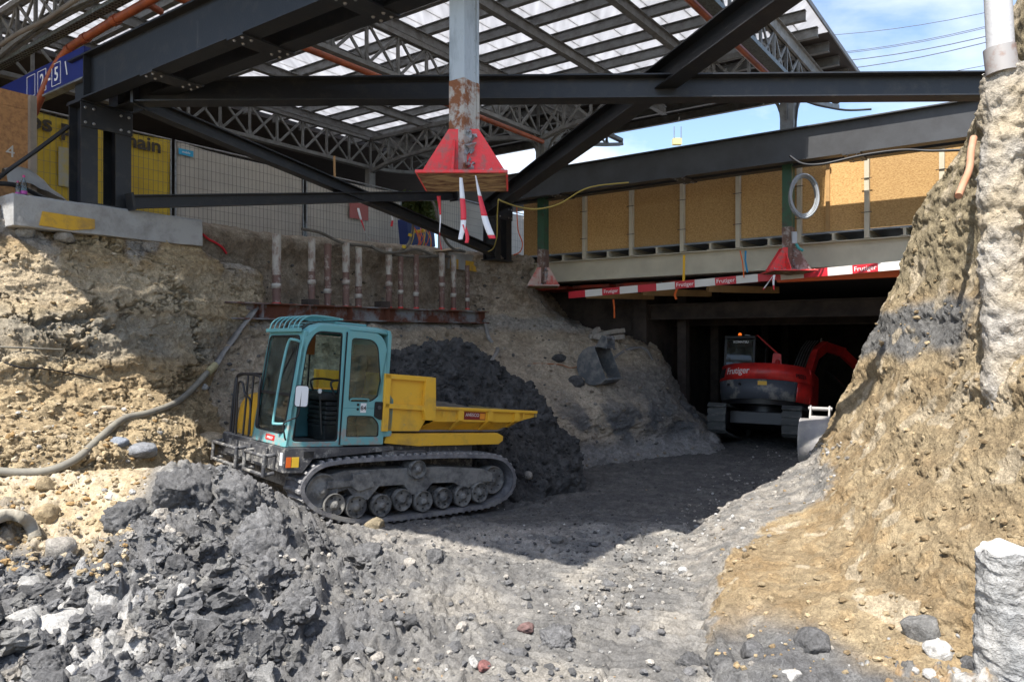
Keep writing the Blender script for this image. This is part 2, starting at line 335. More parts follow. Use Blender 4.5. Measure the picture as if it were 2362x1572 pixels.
# the wide sheets the site sits in
o=MB();o.box((-400,-400,-1.2),(400,400,-1.0)).build('ground_below',mat('subsoil',(.2,.16,.1),.95),None)['kind']='structure'
def dedge(net,k=0): return net
# ---- left bank
def bank(name,net,r,c,amp,colf,strata=.0,m=mbank,flatf=None):
    p,n=netsurf(net,r,c)
    lo=fbm(p*V(.9,.9,1.6),4,.5);rid=fbm(p*V(1.6,1.6,3.2)+7,4,.55,ridge=True);hi=fbm(p*V(6,6,9)+3,4,.6)
    F1,F2,iv=worley(p*V(2.6,2.6,3.6)+.6*np.stack([lo,rid,hi],1));G1,G2,ig=worley(p*9+.5*np.stack([hi,lo,rid],1))
    ch=(iv-.4)*ss(0,.18,F2-F1)
    vf=fbm(p*22+1,3,.6);K1,K2,ik=worley(p*24+.5*vf[:,None])
    am=flatf(p) if flatf else 1.0
    d=amp*am*(.30*lo+.16*(rid-.3)+.20*ch+.06*hi+.05*(ig-.4)*ss(0,.2,G2-G1)+.03*vf+.022*(ik-.4)*ss(0,.25,K2-K1))
    J1,J2,_=worley(p*V(.75,.75,.95)+.55*np.stack([lo,rid,hi],1)+4);d=d-.16*ss(.07,0,J2-J1)*np.clip(.5+lo*2,0,1)*(amp>.3)*(name!='back_slope')
    z=p[:,2]+.12*p[:,0]-.05*p[:,1]+.25*lo
    if strata: d=d+strata*(.5*np.sin(z*9+3*lo)+.5*perlin(np.stack([p[:,0]*.6,p[:,1]*.6,z*7],1)))
    q=p+n*d[:,None]
    return npmesh(name,q,gridq(r,c),colf(p,q,lo,rid,hi,iv,ig,z),m,'structure')
def colL(p,q,lo,rid,hi,iv,ig,z):
    zz=p[:,2]+.25*lo+.05*hi;x=p[:,0]
    t1=np.clip(.5+fbm(p*1.3+20,3)*1.6,0,1);st=np.clip(.5+perlin(np.stack([p[:,0]*.5,p[:,1]*.5,zz*6],1))*1.2,0,1)
    c=mixc(TAN*1.35,TAN2*1.3,np.clip(ss(.35,.65,st)*.8+t1*.3-.15,0,1))
    c=mixc(c,V(.36,.33,.27),ss(2.0,2.25,zz)*ss(2.95,2.7,zz)*.85*np.clip(t1+.3,0,1))       # gravelly grey-brown bed
    c=mixc(c,CREAM*1.0,ss(2.8,3.0,zz)*ss(3.65,3.4,zz)*.7)                                   # pale lime-washed bed
    c=mixc(c,V(.32,.24,.16),ss(3.55,3.8,zz)*ss(.35,.6,t1))                                  # brown topsoil
    c=mixc(c,PALE,ss(3.2,3.9,zz)*ss(.55,.75,t1)*.6+0*t1)
    c=mixc(c,TAN*1.12,ss(1.9,1.2,zz)*.6)
    return c*(1+.25*(ig[:,None]-.5))
def rows(*r): return [[P(*q) for q in a] for a in r]
L=rows([(-420,440,8.3),(-250,440,9.2),(0,468,10.2),(130,512,10.75),(300,530,11.45),(455,552,12.2),(525,600,12.75)],
 [(-420,560,8.2),(-250,560,9.1),(0,560,9.95),(150,575,10.55),(300,585,11.2),(455,600,12.05),(542,640,12.8)],
 [(-420,700,8.0),(-250,700,8.9),(0,690,9.7),(150,700,10.3),(300,715,11.05),(450,725,11.9),(525,740,12.7)],
 [(-420,850,7.6),(-250,850,8.4),(0,850,9.05),(180,860,10.0),(330,860,10.8),(450,870,11.7),(518,860,12.6)],
 [(-420,960,7.3),(-250,960,8.0),(0,960,8.7),(200,975,9.5),(350,960,10.35),(450,945,11.4),(515,930,12.4)],
 [(-420,1060,7.0),(-250,1060,7.6),(0,1060,8.1),(220,1070,8.7),(360,1050,9.7),(450,1030,10.6),(525,1005,11.8)],
 [(-420,1250,6.6),(-250,1250,7.2),(0,1250,8.0),(220,1240,8.6),(360,1230,9.2),(450,1200,10.2),(540,1150,11.4)])
for k,r_ in enumerate(L):
    e=r_[-1];L[k]=r_+[e+V(.25,.9,-.05),e+V(-.6,2.2,-.1)]
L[0]=[p+BX*.35 for p in L[0]];L[1]=[p+BX*.15 for p in L[1]]
top=[p+BX*1.9+V(0,0,.02) for p in L[0]];L=[top]+L
# undo the Catmull turn so that the top row stays flat
bank('left_bank',L,480,520,.34,colL,.055)
# ---- back slope with the wall of the platform
def colS(p,q,lo,rid,hi,iv,ig,z):
    a,b=ab(p[:,0],p[:,1]);zz=p[:,2]
    t1=np.clip(.5+fbm(p*1.1+40,4)*1.7,0,1);t2=np.clip(.5+fbm(p*3+10,3)*1.6,0,1)
    c=mixc(V(.50,.42,.32),V(.36,.29,.21),t1)
    c=mixc(c,V(.52,.44,.34),ss(2.6,1.6,zz)*.7)
    wall=ss(3.0,3.3,zz);c=mixc(c,mixc(V(.33,.265,.20),V(.48,.41,.33),t2),wall)
    c=mixc(c,V(.38,.36,.33),ss(2.55,2.75,zz)*ss(3.1,2.95,zz)*.8)
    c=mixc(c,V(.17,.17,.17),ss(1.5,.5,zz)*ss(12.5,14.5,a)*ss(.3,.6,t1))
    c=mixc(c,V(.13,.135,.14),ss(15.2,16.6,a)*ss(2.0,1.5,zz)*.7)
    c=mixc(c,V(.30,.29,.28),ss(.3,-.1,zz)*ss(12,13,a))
    return c*(1+.3*(ig[:,None]-.5))
B_=rows([(430,505,12.7),(530,522,13.45),(640,540,14.3),(800,553,15.7),(960,568,17.4),(1080,580,19.0),(1150,586,19.7),(1225,590,20.1),(1243,600,20.6)],
 [(430,590,12.65),(530,610,13.4),(640,620,14.25),(800,630,15.65),(960,640,17.3),(1070,640,18.7),(1140,640,19.3),(1225,640,19.8),(1240,650,20.5)],
 [(430,690,12.6),(530,703,13.4),(640,706,14.2),(800,711,15.6),(960,715,17.3),(1080,716,18.9),(1150,700,19.2),(1232,680,19.7),(1262,695,20.4)],
 [(430,748,12.1),(530,748,12.85),(640,750,13.6),(800,752,14.9),(960,754,16.6),(1080,752,18.1),(1170,755,18.7),(1262,730,19.4),(1300,745,20.2)],
 [(430,830,12.0),(530,830,12.5),(640,830,13.2),(800,830,14.3),(960,830,15.6),(1090,830,17),(1205,820,18.0),(1340,785,19.0),(1470,790,20.0)],
 [(430,920,11.8),(530,920,12.2),(640,920,12.7),(800,920,13.4),(960,920,14.3),(1100,920,15.4),(1240,890,16.8),(1410,850,18.3),(1520,850,19.2)],
 [(430,1000,11.3),(530,1000,11.8),(640,1000,12.2),(800,1010,12.6),(960,1020,13.2),(1120,1000,14.6),(1290,965,16.1),(1490,930,17.7),(1570,940,18.6)],
 [(430,1100,10.6),(530,1100,11.),(640,1100,11.3),(800,1110,11.9),(960,1110,12.4),(1140,1090,13.6),(1340,1045,16),(1550,1005,18.0),(1640,1008,18.4)],
 [(430,1300,9.9),(530,1280,10.2),(640,1270,10.6),(800,1250,11.2),(960,1230,11.6),(1150,1200,12.6),(1350,1150,15),(1580,1100,17.0),(1670,1100,17.4)])
for k,r_ in enumerate(B_):
    e=r_[-1];B_[k]=r_+[e+V(.6,2.0,0)]
B_=[[p+BX*2.5+V(0,0,.05) for p in B_[0]]]+B_
B_[1]=[p+BX*.12 for p in B_[1]];B_[2]=[p+BX*.25 for p in B_[2]];B_[3]=[p+BX*.22 for p in B_[3]]
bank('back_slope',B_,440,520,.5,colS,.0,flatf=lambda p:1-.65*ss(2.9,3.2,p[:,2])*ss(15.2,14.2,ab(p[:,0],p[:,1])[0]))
# ---- right bank
T_=[(1430,1400,7.6),(1530,1292,8.5),(1650,1185,9.6),(1790,1105,11),(1890,1035,11.8),(1935,945,11.7),(1995,820,11.2),(2045,700,10.8),(2095,575,10.4),(2150,440,9.8),(2235,320,8.8),(2300,150,7.8),(2400,-100,7),(2560,-300,6.2)]
M_=[(1450,1430,7.2),(1560,1330,7.8),(1680,1250,8.1),(1770,1210,8.4),(1850,1170,8.7),(1920,1110,8.9),(2000,1040,8.6),(2060,980,8.2),(2120,880,8.1),(2190,780,7.8),(2260,700,7.3),(2340,600,6.8),(2440,450,6.3),(2600,300,5.6)]
N_=[(1470,1480,6.9),(1580,1380,7.2),(1680,1330,6.9),(1760,1330,6.7),(1850,1320,6.7),(1930,1290,6.7),(2010,1240,6.6),(2080,1180,6.5),(2140,1110,6.5),(2210,1050,6.3),(2280,1000,6.0),(2360,950,5.7),(2460,850,5.4),(2620,750,4.9)]
O_=[(1500,1540,6.6),(1590,1460,6.5),(1660,1430,6.1),(1700,1470,5.8),(1760,1490,5.55),(1840,1490,5.5),(1930,1480,5.45),(2010,1460,5.4),(2080,1440,5.35),(2160,1400,5.3),(2250,1350,5.2),(2350,1300,5.0),(2470,1200,4.8),(2640,1100,4.4)]
Q_=[(1520,1640,5.9),(1600,1560,5.8),(1650,1540,5.3),(1700,1590,5.0),(1780,1600,4.9),(1860,1600,4.9),(1940,1600,4.9),(2020,1600,4.85),(2100,1600,4.8),(2180,1600,4.75),(2270,1600,4.7),(2370,1600,4.6),(2490,1600,4.5),(2660,1600,4.2)]
def colR(p,q,lo,rid,hi,iv,ig,z):
    zz=p[:,2]+.35*lo;t1=np.clip(.5+fbm(p*1.4+60,4)*1.7,0,1);t2=np.clip(.5+fbm(p*4+80,3)*1.7,0,1)
    tl=np.clip(.5+perlin(np.stack([(p[:,0]+p[:,1])*.5,p[:,0]*.1,(p[:,2]+.55*p[:,0]+.2*lo)*5],1))*1.4,0,1);c=mixc(TAN,TAN2*1.0,np.clip(t1*.7+.6*tl-.2,0,1));c=mixc(c,OCH*.9,ss(.5,.8,t2)*ss(1.4,.7,zz)*.35)
    c=mixc(c,V(.34,.285,.185),ss(2.9,3.2,zz)*.8)
    c=mixc(c,BLUEG,ss(2.15,2.35,zz)*ss(2.95,2.75,zz)*ss(6.9,7.6,p[:,1])*.9)
    c=mixc(c,CREAM,ss(.76,.84,np.clip(.5+fbm(p*2.3+160,3)*1.6,0,1))*.75)
    low=ss(1.1,.65,zz)*ss(8.9,8.0,p[:,1])
    c=mixc(c,BLUEG*.85,ss(.62,.72,np.clip(.5+fbm(p*V(1.6,1.6,2.6)+210,3)*1.5,0,1))*low*.55*0)
    edge=np.clip(ss(1.05,.55,zz)*ss(7.9,9.3,p[:,1])+ss(1.85,1.45,p[:,0]-.55*(p[:,1]-6.3)+.5*fbm(p*1.7+33,3)),0,1);edge=ss(.3,.62,edge+.35*(hi+.5*lo));c=mixc(c,mixc(GREY2,DRY*1.05,t2),edge*.95)
    c=mixc(c,mixc(GREY,GREY2*1.1,t2),ss(.22,.12,p[:,2])*ss(6.4,5.6,p[:,1]))
    return c*(1+.35*(ig[:,None]-.5))
nb=rows(T_,M_,N_,O_,Q_)
back=[p+V(1.3,.55,-.15) for p in nb[0]];far_=[p+V(4.5,2.0,-.6) for p in nb[0]]
low=[p+V(-.1,-.25,-.8) for p in nb[-1]]
bank('right_bank',[far_,back]+nb+[low],640,620,.27,colR,.02)
# ---- dark spoil heap behind the dumper
C_=[(840,900,13.4),(885,830,14),(950,805,14.3),(1040,798,14.6),(1115,830,14.9),(1190,880,15),(1235,925,14.9),(1285,985,14.7),(1330,1040,14.5)]
D_=[(845,980,12.9),(890,950,13.1),(960,940,13.3),(1050,940,13.5),(1120,960,13.7),(1190,985,13.9),(1240,1015,13.9),(1285,1045,13.9),(1340,1066,14.0)]
E_=[(850,1080,12.1),(900,1080,12.3),(960,1090,12.4),(1060,1095,12.5),(1130,1100,12.6),(1190,1105,12.7),(1235,1100,12.9),(1285,1088,13.2),(1345,1078,13.6)]
hn=rows(C_,D_,E_);hb=[p+V(.1,1.0,-.35) for p in hn[0]];hb2=[p+V(.2,1.8,-1.6) for p in hn[0]];hl=[p+V(0,-.3,-.6) for p in hn[-1]]
def heap():
    p,n=netsurf([hb2,hb]+hn+[hl],260,330);lo=fbm(p*1.5,4,.55);F1,F2,iv=worley(p*3.2+.5*lo[:,None]);G1,G2,ig=worley(p*8+.5*lo[:,None]);H1,H2,ih=worley(p*17)
    d=.22*lo+.16*(iv-.3)*ss(0,.25,F2-F1)+.08*(ig-.3)*ss(0,.25,G2-G1)+.03*ih
    t=np.clip(.5+fbm(p*5+7,3)*1.5,0,1);c=mixc(WET*.62,WET*1.15,t)
    o=npmesh('spoil_heap',p+n*d[:,None],gridq(260,330),c,msoil,'stuff')
    tag(o,'heap of dark wet clay piled behind the yellow skip of the dumper','spoil heap')
heap()
# ---- tunnel under the bridge and the covers around
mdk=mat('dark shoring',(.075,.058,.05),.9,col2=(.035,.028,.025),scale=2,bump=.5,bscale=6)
def struct(name,mb,m): o=mb.build(name,m);o['kind']='structure';return o
struct('platform_slab',MB().abox(17.6,70,-60,60,4.0,4.35).abox(17.6,70,60,61,4,4.3),mat('cover slab',(.22,.21,.2),.9))
struct('platform_ground',MB().abox(-60,17.55,13.4,90,4.2,4.5),mat('platform soil',(.30,.23,.16),.95,bump=.6,bscale=9))
struct('upper_ground',MB().abox(-60,17.5,-60,-5.2,2.8,3.9),mat('upper soil',(.30,.23,.16),.95,bump=.6,bscale=9))
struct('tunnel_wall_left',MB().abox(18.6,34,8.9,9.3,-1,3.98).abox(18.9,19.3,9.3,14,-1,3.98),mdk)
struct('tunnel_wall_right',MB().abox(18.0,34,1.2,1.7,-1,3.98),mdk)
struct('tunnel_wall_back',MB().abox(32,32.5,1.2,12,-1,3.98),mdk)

TERR=[o for o in S.objects if o.name in('ground','left_bank','back_slope','right_bank','spoil_heap')]
bpy.context.view_layer.update()
def HIT(px_,py_,names=None):
    d=Vector(((px_-CX)/F,1,-(py_-CY)/F)).normalized();best=None
    for o in TERR:
        if names and o.name not in names: continue
        ok,loc,n,_=o.ray_cast(Vector((0,0,CAMZ)),d)
        if ok and (best is None or loc.length<best[0].length): best=(loc.copy(),n.copy(),o.name)
    if best is None: return None
    if best[1].dot(d)>0: best=(best[0],-best[1],best[2])
    return np.array(best[0]),np.array(best[1]),best[2]
def onsurf(pts,lift,names=None,k=0):
    o=[]
    for a in pts:
        h=HIT(a[0],a[1],names)
        if h is None: o.append(P(*a) if len(a)>2 else o[-1]);continue
        q=h[0];d=q-V(0,0,CAMZ);d/=np.linalg.norm(d);o.append(q-d*lift)
    return cat(o,k) if k else o
def PB(x,y,b): k=(x-CX)/F;Y=b/(k*BX[0]+BX[1]);return P(x,y,Y)
def PA(x,y,a): k=(x-CX)/F;Y=a/(k*AX[0]+AX[1]);return P(x,y,Y)
# ============================================================= STEELWORK
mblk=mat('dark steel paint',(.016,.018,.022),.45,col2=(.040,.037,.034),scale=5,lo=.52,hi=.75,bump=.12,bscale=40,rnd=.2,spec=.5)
mgrey=mat('canopy paint',(.19,.20,.205),.6,col2=(.12,.12,.12),scale=5,bump=.2,bscale=40,rnd=.2)
mbolt=plain('bolt steel',(.35,.35,.36),.4,.8)
# ---- twin girders clamped either side of the canopy columns
GZ0,GZ1=5.98,6.64
def bolts(o,pts,n,r=.016,h=.018):
    """bolt heads: one shared mesh"""
    global _bm
    try:_bm
    except NameError:
        b=MB();b.lathe([(r,0),(r,h)],(0,0,0),(0,0,1),6).build('bolt',mbolt,o);_bm=bpy.data.objects[-1] if False else None
    nn=np.array(n,float)
    for q in pts:
        m=MB();m.lathe([(r*1.5,0),(r*1.5,.004),(r,.004),(r,h)],q,nn,6);m.build('bolt',mbolt,o,world=True)
mblk2=mat('sunlit tone steel paint',(.050,.052,.056),.5,col2=(.035,.035,.037),scale=2,bump=.05,bscale=60)  # dark steel paint made lighter to stand in for sun on the right girder
def girder(name,label,a0,a1,b0,b1,plates,cat_='girder'):
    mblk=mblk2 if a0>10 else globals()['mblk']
    c=(b0+b1)/2;g=thing(name,label,cat_,W((a0+a1)/2,c,GZ0),group='twin girders of the temporary support frame')
    for a in (a0+.12,a1-.12):
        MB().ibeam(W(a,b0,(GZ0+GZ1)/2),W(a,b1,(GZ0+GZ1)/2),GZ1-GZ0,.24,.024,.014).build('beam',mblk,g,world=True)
        for b in (max(b0,b1)-.5,):
            for s in (-1,1):
                MB().abox(a+s*.01,a+s*.112,b-.008,b+.008,GZ0+.025,GZ1-.025).build('stiffener',mblk,g,world=True)
    for b in plates:
        MB().abox(a0+.0,a1,b-.16,b+.16,GZ0-.024,GZ0-.002).build('batten_plate',mblk,g,world=True)
        bolts(g,[W(x,b+y,GZ0-.024) for x in (a0+.05,a0+.17,a1-.17,a1-.05) for y in (-.08,.08)],(0,0,-1))
    return g
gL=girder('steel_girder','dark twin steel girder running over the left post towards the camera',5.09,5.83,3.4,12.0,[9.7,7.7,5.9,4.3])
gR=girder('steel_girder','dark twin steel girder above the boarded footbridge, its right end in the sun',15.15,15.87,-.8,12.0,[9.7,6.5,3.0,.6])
def post(label,a0,a1,b,z0,z1):
    t=thing('steel_post',label,'steel post',W((a0+a1)/2,b,z0),group='posts of the temporary support frame')
    for a in (a0+.12,a1-.12):
        # H column: flanges face the pit
        m=MB();m.abox(a-.12,a+.12,b-.20,b-.178,z0+.03,z1);m.abox(a-.12,a+.12,b+.178,b+.20,z0+.03,z1);m.abox(a-.007,a+.007,b-.178,b+.178,z0+.03,z1);m.build('column',mblk,t,world=True)
    MB().abox(a0-.01,a1+.01,b-.226,b-.202,z1-.36,z1-.01).build('tie_plate',mblk,t,world=True)
    bolts(t,[W(x,b-.226,z) for x in (a0+.05,a0+.17,a1-.17,a1-.05) for z in (z1-.30,z1-.08)],-BX)
    MB().abox(a0-.03,a1+.03,b-.24,b+.24,z0,z0+.028).build('base_plate',mblk,t,world=True)
    MB().abox(a0-.02,a1+.02,b-.23,b+.23,z1+.002,z1+.03).build('cap_plate',mblk,t,world=True)
    return t
pL=post('dark double steel post standing on the concrete kerb at the left',5.09,5.83,11.75,4.43,5.94)
pR=post('dark double steel post beside the left end of the boarded footbridge',15.15,15.87,11.7,4.50,5.94)
def brace(label,p0,p1,h,b,cat_='brace',name='steel_brace',tf=.02):
    m=MB();c=(np.array(p0)+np.array(p1))/2;t=thing(name,label,cat_,c)
    MB().ibeam(p0,p1,h,b,tf,.012).build('beam',mblk,t,world=True)
    d=np.array(p1,float)-np.array(p0,float);d/=np.linalg.norm(d)
    for p,s in ((p0,1),(p1,-1)):
        MB().bar(np.array(p)-d*.02*s,np.array(p)+d*.018*s,b+.06,h+.06).build('end_plate',mblk,t,world=True)
    return t
brace('long dark cross beam spanning level across the whole view',V(-5.45,10.75,6.02),V(8.2,10.45,6.02),.34,.30,'cross beam','cross_beam')
brace('dark diagonal beam rising to the upper right from the right post',W(15.0,11.6,5.80),V(3.3,7.3,6.35),.36,.30,'diagonal beam','diagonal_beam')
brace('dark diagonal brace sloping down to the right across the fence',V(-5.55,11.0,5.95),W(15.05,11.55,4.72),.22,.2)
brace('dark brace rising gently from the foot of the left post behind the red footing',V(-5.85,11.3,4.53),V(-1.35,17.0,5.75),.2,.18)
# ---- canopy
ZR=8.95
mroof=bpy.data.materials.new('translucent roof sheet');mroof.use_nodes=True;t_=mroof.node_tree;t_.nodes.clear();Lk=t_.links.new
o_=t_.nodes.new('ShaderNodeOutputMaterial');tr_=t_.nodes.new('ShaderNodeBsdfTranslucent');df_=t_.nodes.new('ShaderNodeBsdfDiffuse');mx_=t_.nodes.new('ShaderNodeMixShader');mx_.inputs[0].default_value=.2
nz=t_.nodes.new('ShaderNodeTexNoise');nz.inputs['Scale'].default_value=1.6;nz.inputs['Detail'].default_value=5;g_=t_.nodes.new('ShaderNodeNewGeometry');mp_=t_.nodes.new('ShaderNodeMapping');mp_.inputs['Rotation'].default_value=(0,0,R(YAW));mp_.inputs['Scale'].default_value=(5,.5,1)
Lk(g_.outputs['Position'],mp_.inputs[0]);Lk(mp_.outputs[0],nz.inputs['Vector']);cr_=t_.nodes.new('ShaderNodeValToRGB');cr_.color_ramp.elements[0].position=.3;cr_.color_ramp.elements[1].position=.7
cr_.color_ramp.elements[0].color=(.53,.53,.54,1);cr_.color_ramp.elements[1].color=(.69,.69,.70,1);Lk(nz.outputs['Fac'],cr_.inputs[0])
df_.inputs[0].default_value=(.75,.75,.75,1);Lk(cr_.outputs[0],tr_.inputs[0]);Lk(tr_.outputs[0],mx_.inputs[1]);Lk(df_.outputs[0],mx_.inputs[2]);Lk(mx_.outputs[0],o_.inputs[0])
can=thing('platform_canopy','grey steel platform canopy with white translucent roof sheets over lattice trusses','canopy',W(10,12,7.5))
B0,B1=3.72,18.2;A0,A1=1.35,20.3
bb=B0
while bb<B1-.1:
    b2=min(bb+.52,B1);m=MB();m.abox(4.3,16.6,bb+.008,b2-.008,ZR,ZR+.012)
    m.build('roof_panel',mroof,can,world=True);MB().abox(4.3,16.6,b2-.012,b2+.012,ZR+.013,ZR+.045).build('sheet_seam',mgrey,can,world=True);bb=b2
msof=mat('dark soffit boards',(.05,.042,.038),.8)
for (a,b_) in ((A0,4.3),(16.6,A1)):
    for b in np.arange(B0,B1-.1,2.413):
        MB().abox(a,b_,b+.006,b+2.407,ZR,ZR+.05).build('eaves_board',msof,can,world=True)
for a in (A0-.03,A1):
    MB().abox(a,a+.03,B0-.05,B1,ZR-.12,ZR+.14).build('fascia',mgrey,can,world=True)
MB().abox(A0,A1,B0-.03,B0,ZR-.03,ZR+.07).build('verge_trim',mgrey,can,world=True)
mp0=MB().abox(0,.085,0,.001,0,.2)
for a in np.arange(4.6,20.2,.965):
    MB().ibeam(W(a,B0+.12,ZR-.115),W(a,B1,ZR-.115),.21,.12,.012,.02).build('purlin',mgrey,can,world=True)
for k,b in enumerate(np.arange(4.3,B1,2.03)):
    if b<B0:continue
    MB().ibeam(W(A0+.1,b,ZR-.33),W(18.6,b,ZR-.33),.22,.14,.016,.03).build('rafter',mgrey,can,world=True)
TZ0,TZ1=7.62,8.46
def truss(p0,p1,z0,z1,step,curve=0,parent=can,arch=None):
    """lattice girder; chords are the part, posts and diagonals its sub-parts"""
    p0=np.array(p0,float);p1=np.array(p1,float);Ld=np.linalg.norm(p1-p0);n=max(2,int(round(Ld/step)));d=(p1-p0)/Ld
    up=V(0,0,1);c=MB();side=np.cross(d,up)*.045
    bot=[p0+d*Ld*i/n+up*(z0+(arch(Ld*i/n) if arch else 0)) for i in range(n+1)];tp=[p0+d*Ld*i/n+up*z1 for i in range(n+1)]
    for s in (1,-1):
        for i in range(n):
            c.bar(bot[i]+side*s,bot[i+1]+side*s,.05,.09)
    for s in (1,-1): c.bar(tp[0]+side*s,tp[-1]+side*s,.05,.10)
    c.bar(bot[0]-up*.05,bot[-1]-up*.05,.2,.012) if not arch else None
    T=c.build('truss',mgrey,parent,world=True)
    for i in range(n+1):
        m=MB();m.bar(bot[i],tp[i],.05,.06,d);
        g=.17;q=bot[i];m.add([q+d*(-g)+up*.02,q+d*g+up*.02,q+d*.04+up*(.2),q-d*.04+up*.2],[(0,1,2,3)]);m.build('upright',mgrey,T,world=True)
    for i in range(n):
        if arch and z1-z0-arch(Ld*(i+.5)/n)<.3: continue
        MB().bar(bot[i],tp[i+1],.035,.055).build('diagonal',mgrey,T,world=True)
        MB().bar(tp[i],bot[i+1],.035,.055).build('diagonal',mgrey,T,world=True)
    return T
CA1,CA2=5.52,15.5
for b in (4.3,10.4,16.5):
    truss(W(A0+.3,b,0),W(CA1,b,0),TZ0,TZ1,.9,arch=lambda s:.75*(1-s/4.2)**1.5)
    truss(W(CA1,b,0),W(CA2,b,0),TZ0,TZ1,.83)
    truss(W(CA2,b,0),W(A1-.3,b,0),TZ0,TZ1,.9,arch=lambda s:.75*(s/4.6)**1.5)
for a in (CA1,CA2):
    for (b0,b1) in ((4.3,10.4),(10.4,16.5)):
        truss(W(a,b0,0),W(a,b1,0),TZ0-.15,TZ1,.76,arch=lambda s:.35*math.sin(math.pi*s/6.1)**.6)
# dark solid roof and station building at the far left
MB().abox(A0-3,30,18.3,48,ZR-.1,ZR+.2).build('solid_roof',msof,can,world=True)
bld=thing('station_building','dark station building beneath the solid roof behind the yellow banner fence','building',W(10,30,4.5))
MB().abox(-12,28.5,26.0,40,4.5,8.8).build('wall',mat('dark facade',(.02,.018,.018),.85),bld,world=True)
for i in range(9): MB().abox(-9+i*4,-6.4+i*4,25.93,25.99,5.4,7.6).build('window',plain('dark window',(.01,.012,.014),.15),bld,world=True)
# ---- hanging canopy columns with cut-free footings
mcolg=mat('old grey column paint',(.42,.47,.50),.55,col2=(.20,.23,.25),scale=5,lo=.5,hi=.75,bump=.2,bscale=30,stretch=(1,1,.3))
mcolr=mat('rusty stained column',(.42,.40,.36),.85,col2=(.22,.085,.035),scale=6,lo=.45,hi=.55,bump=.5,bscale=30)
mred=mat('bright red paint',(.80,.045,.050),.55,col2=(.34,.13,.11),scale=9,lo=.46,hi=.66,bump=.3,bscale=30)
mred2=mat('faded red paint on concrete',(.52,.40,.36),.85,col2=(.50,.10,.08),scale=4,lo=.45,hi=.62,bump=.3,bscale=30)
mrust=mat('rust brown steel',(.16,.10,.08),.85,col2=(.36,.33,.31),scale=6,lo=.5,hi=.62,bump=.4,bscale=30)
mund=mat('footing underside',(.34,.24,.13),.9,col2=(.11,.05,.03),scale=3,lo=.42,hi=.58,bump=.5,bscale=14,stretch=(1,3,1))
mgrn=mat('green column paint',(.035,.10,.055),.55,col2=(.06,.05,.04),scale=6,lo=.5,hi=.7,bump=.2)
mcem=mat('cement crust',(.34,.35,.36),.95,col2=(.20,.10,.07),scale=9,lo=.5,hi=.65,bump=.8,bscale=25)
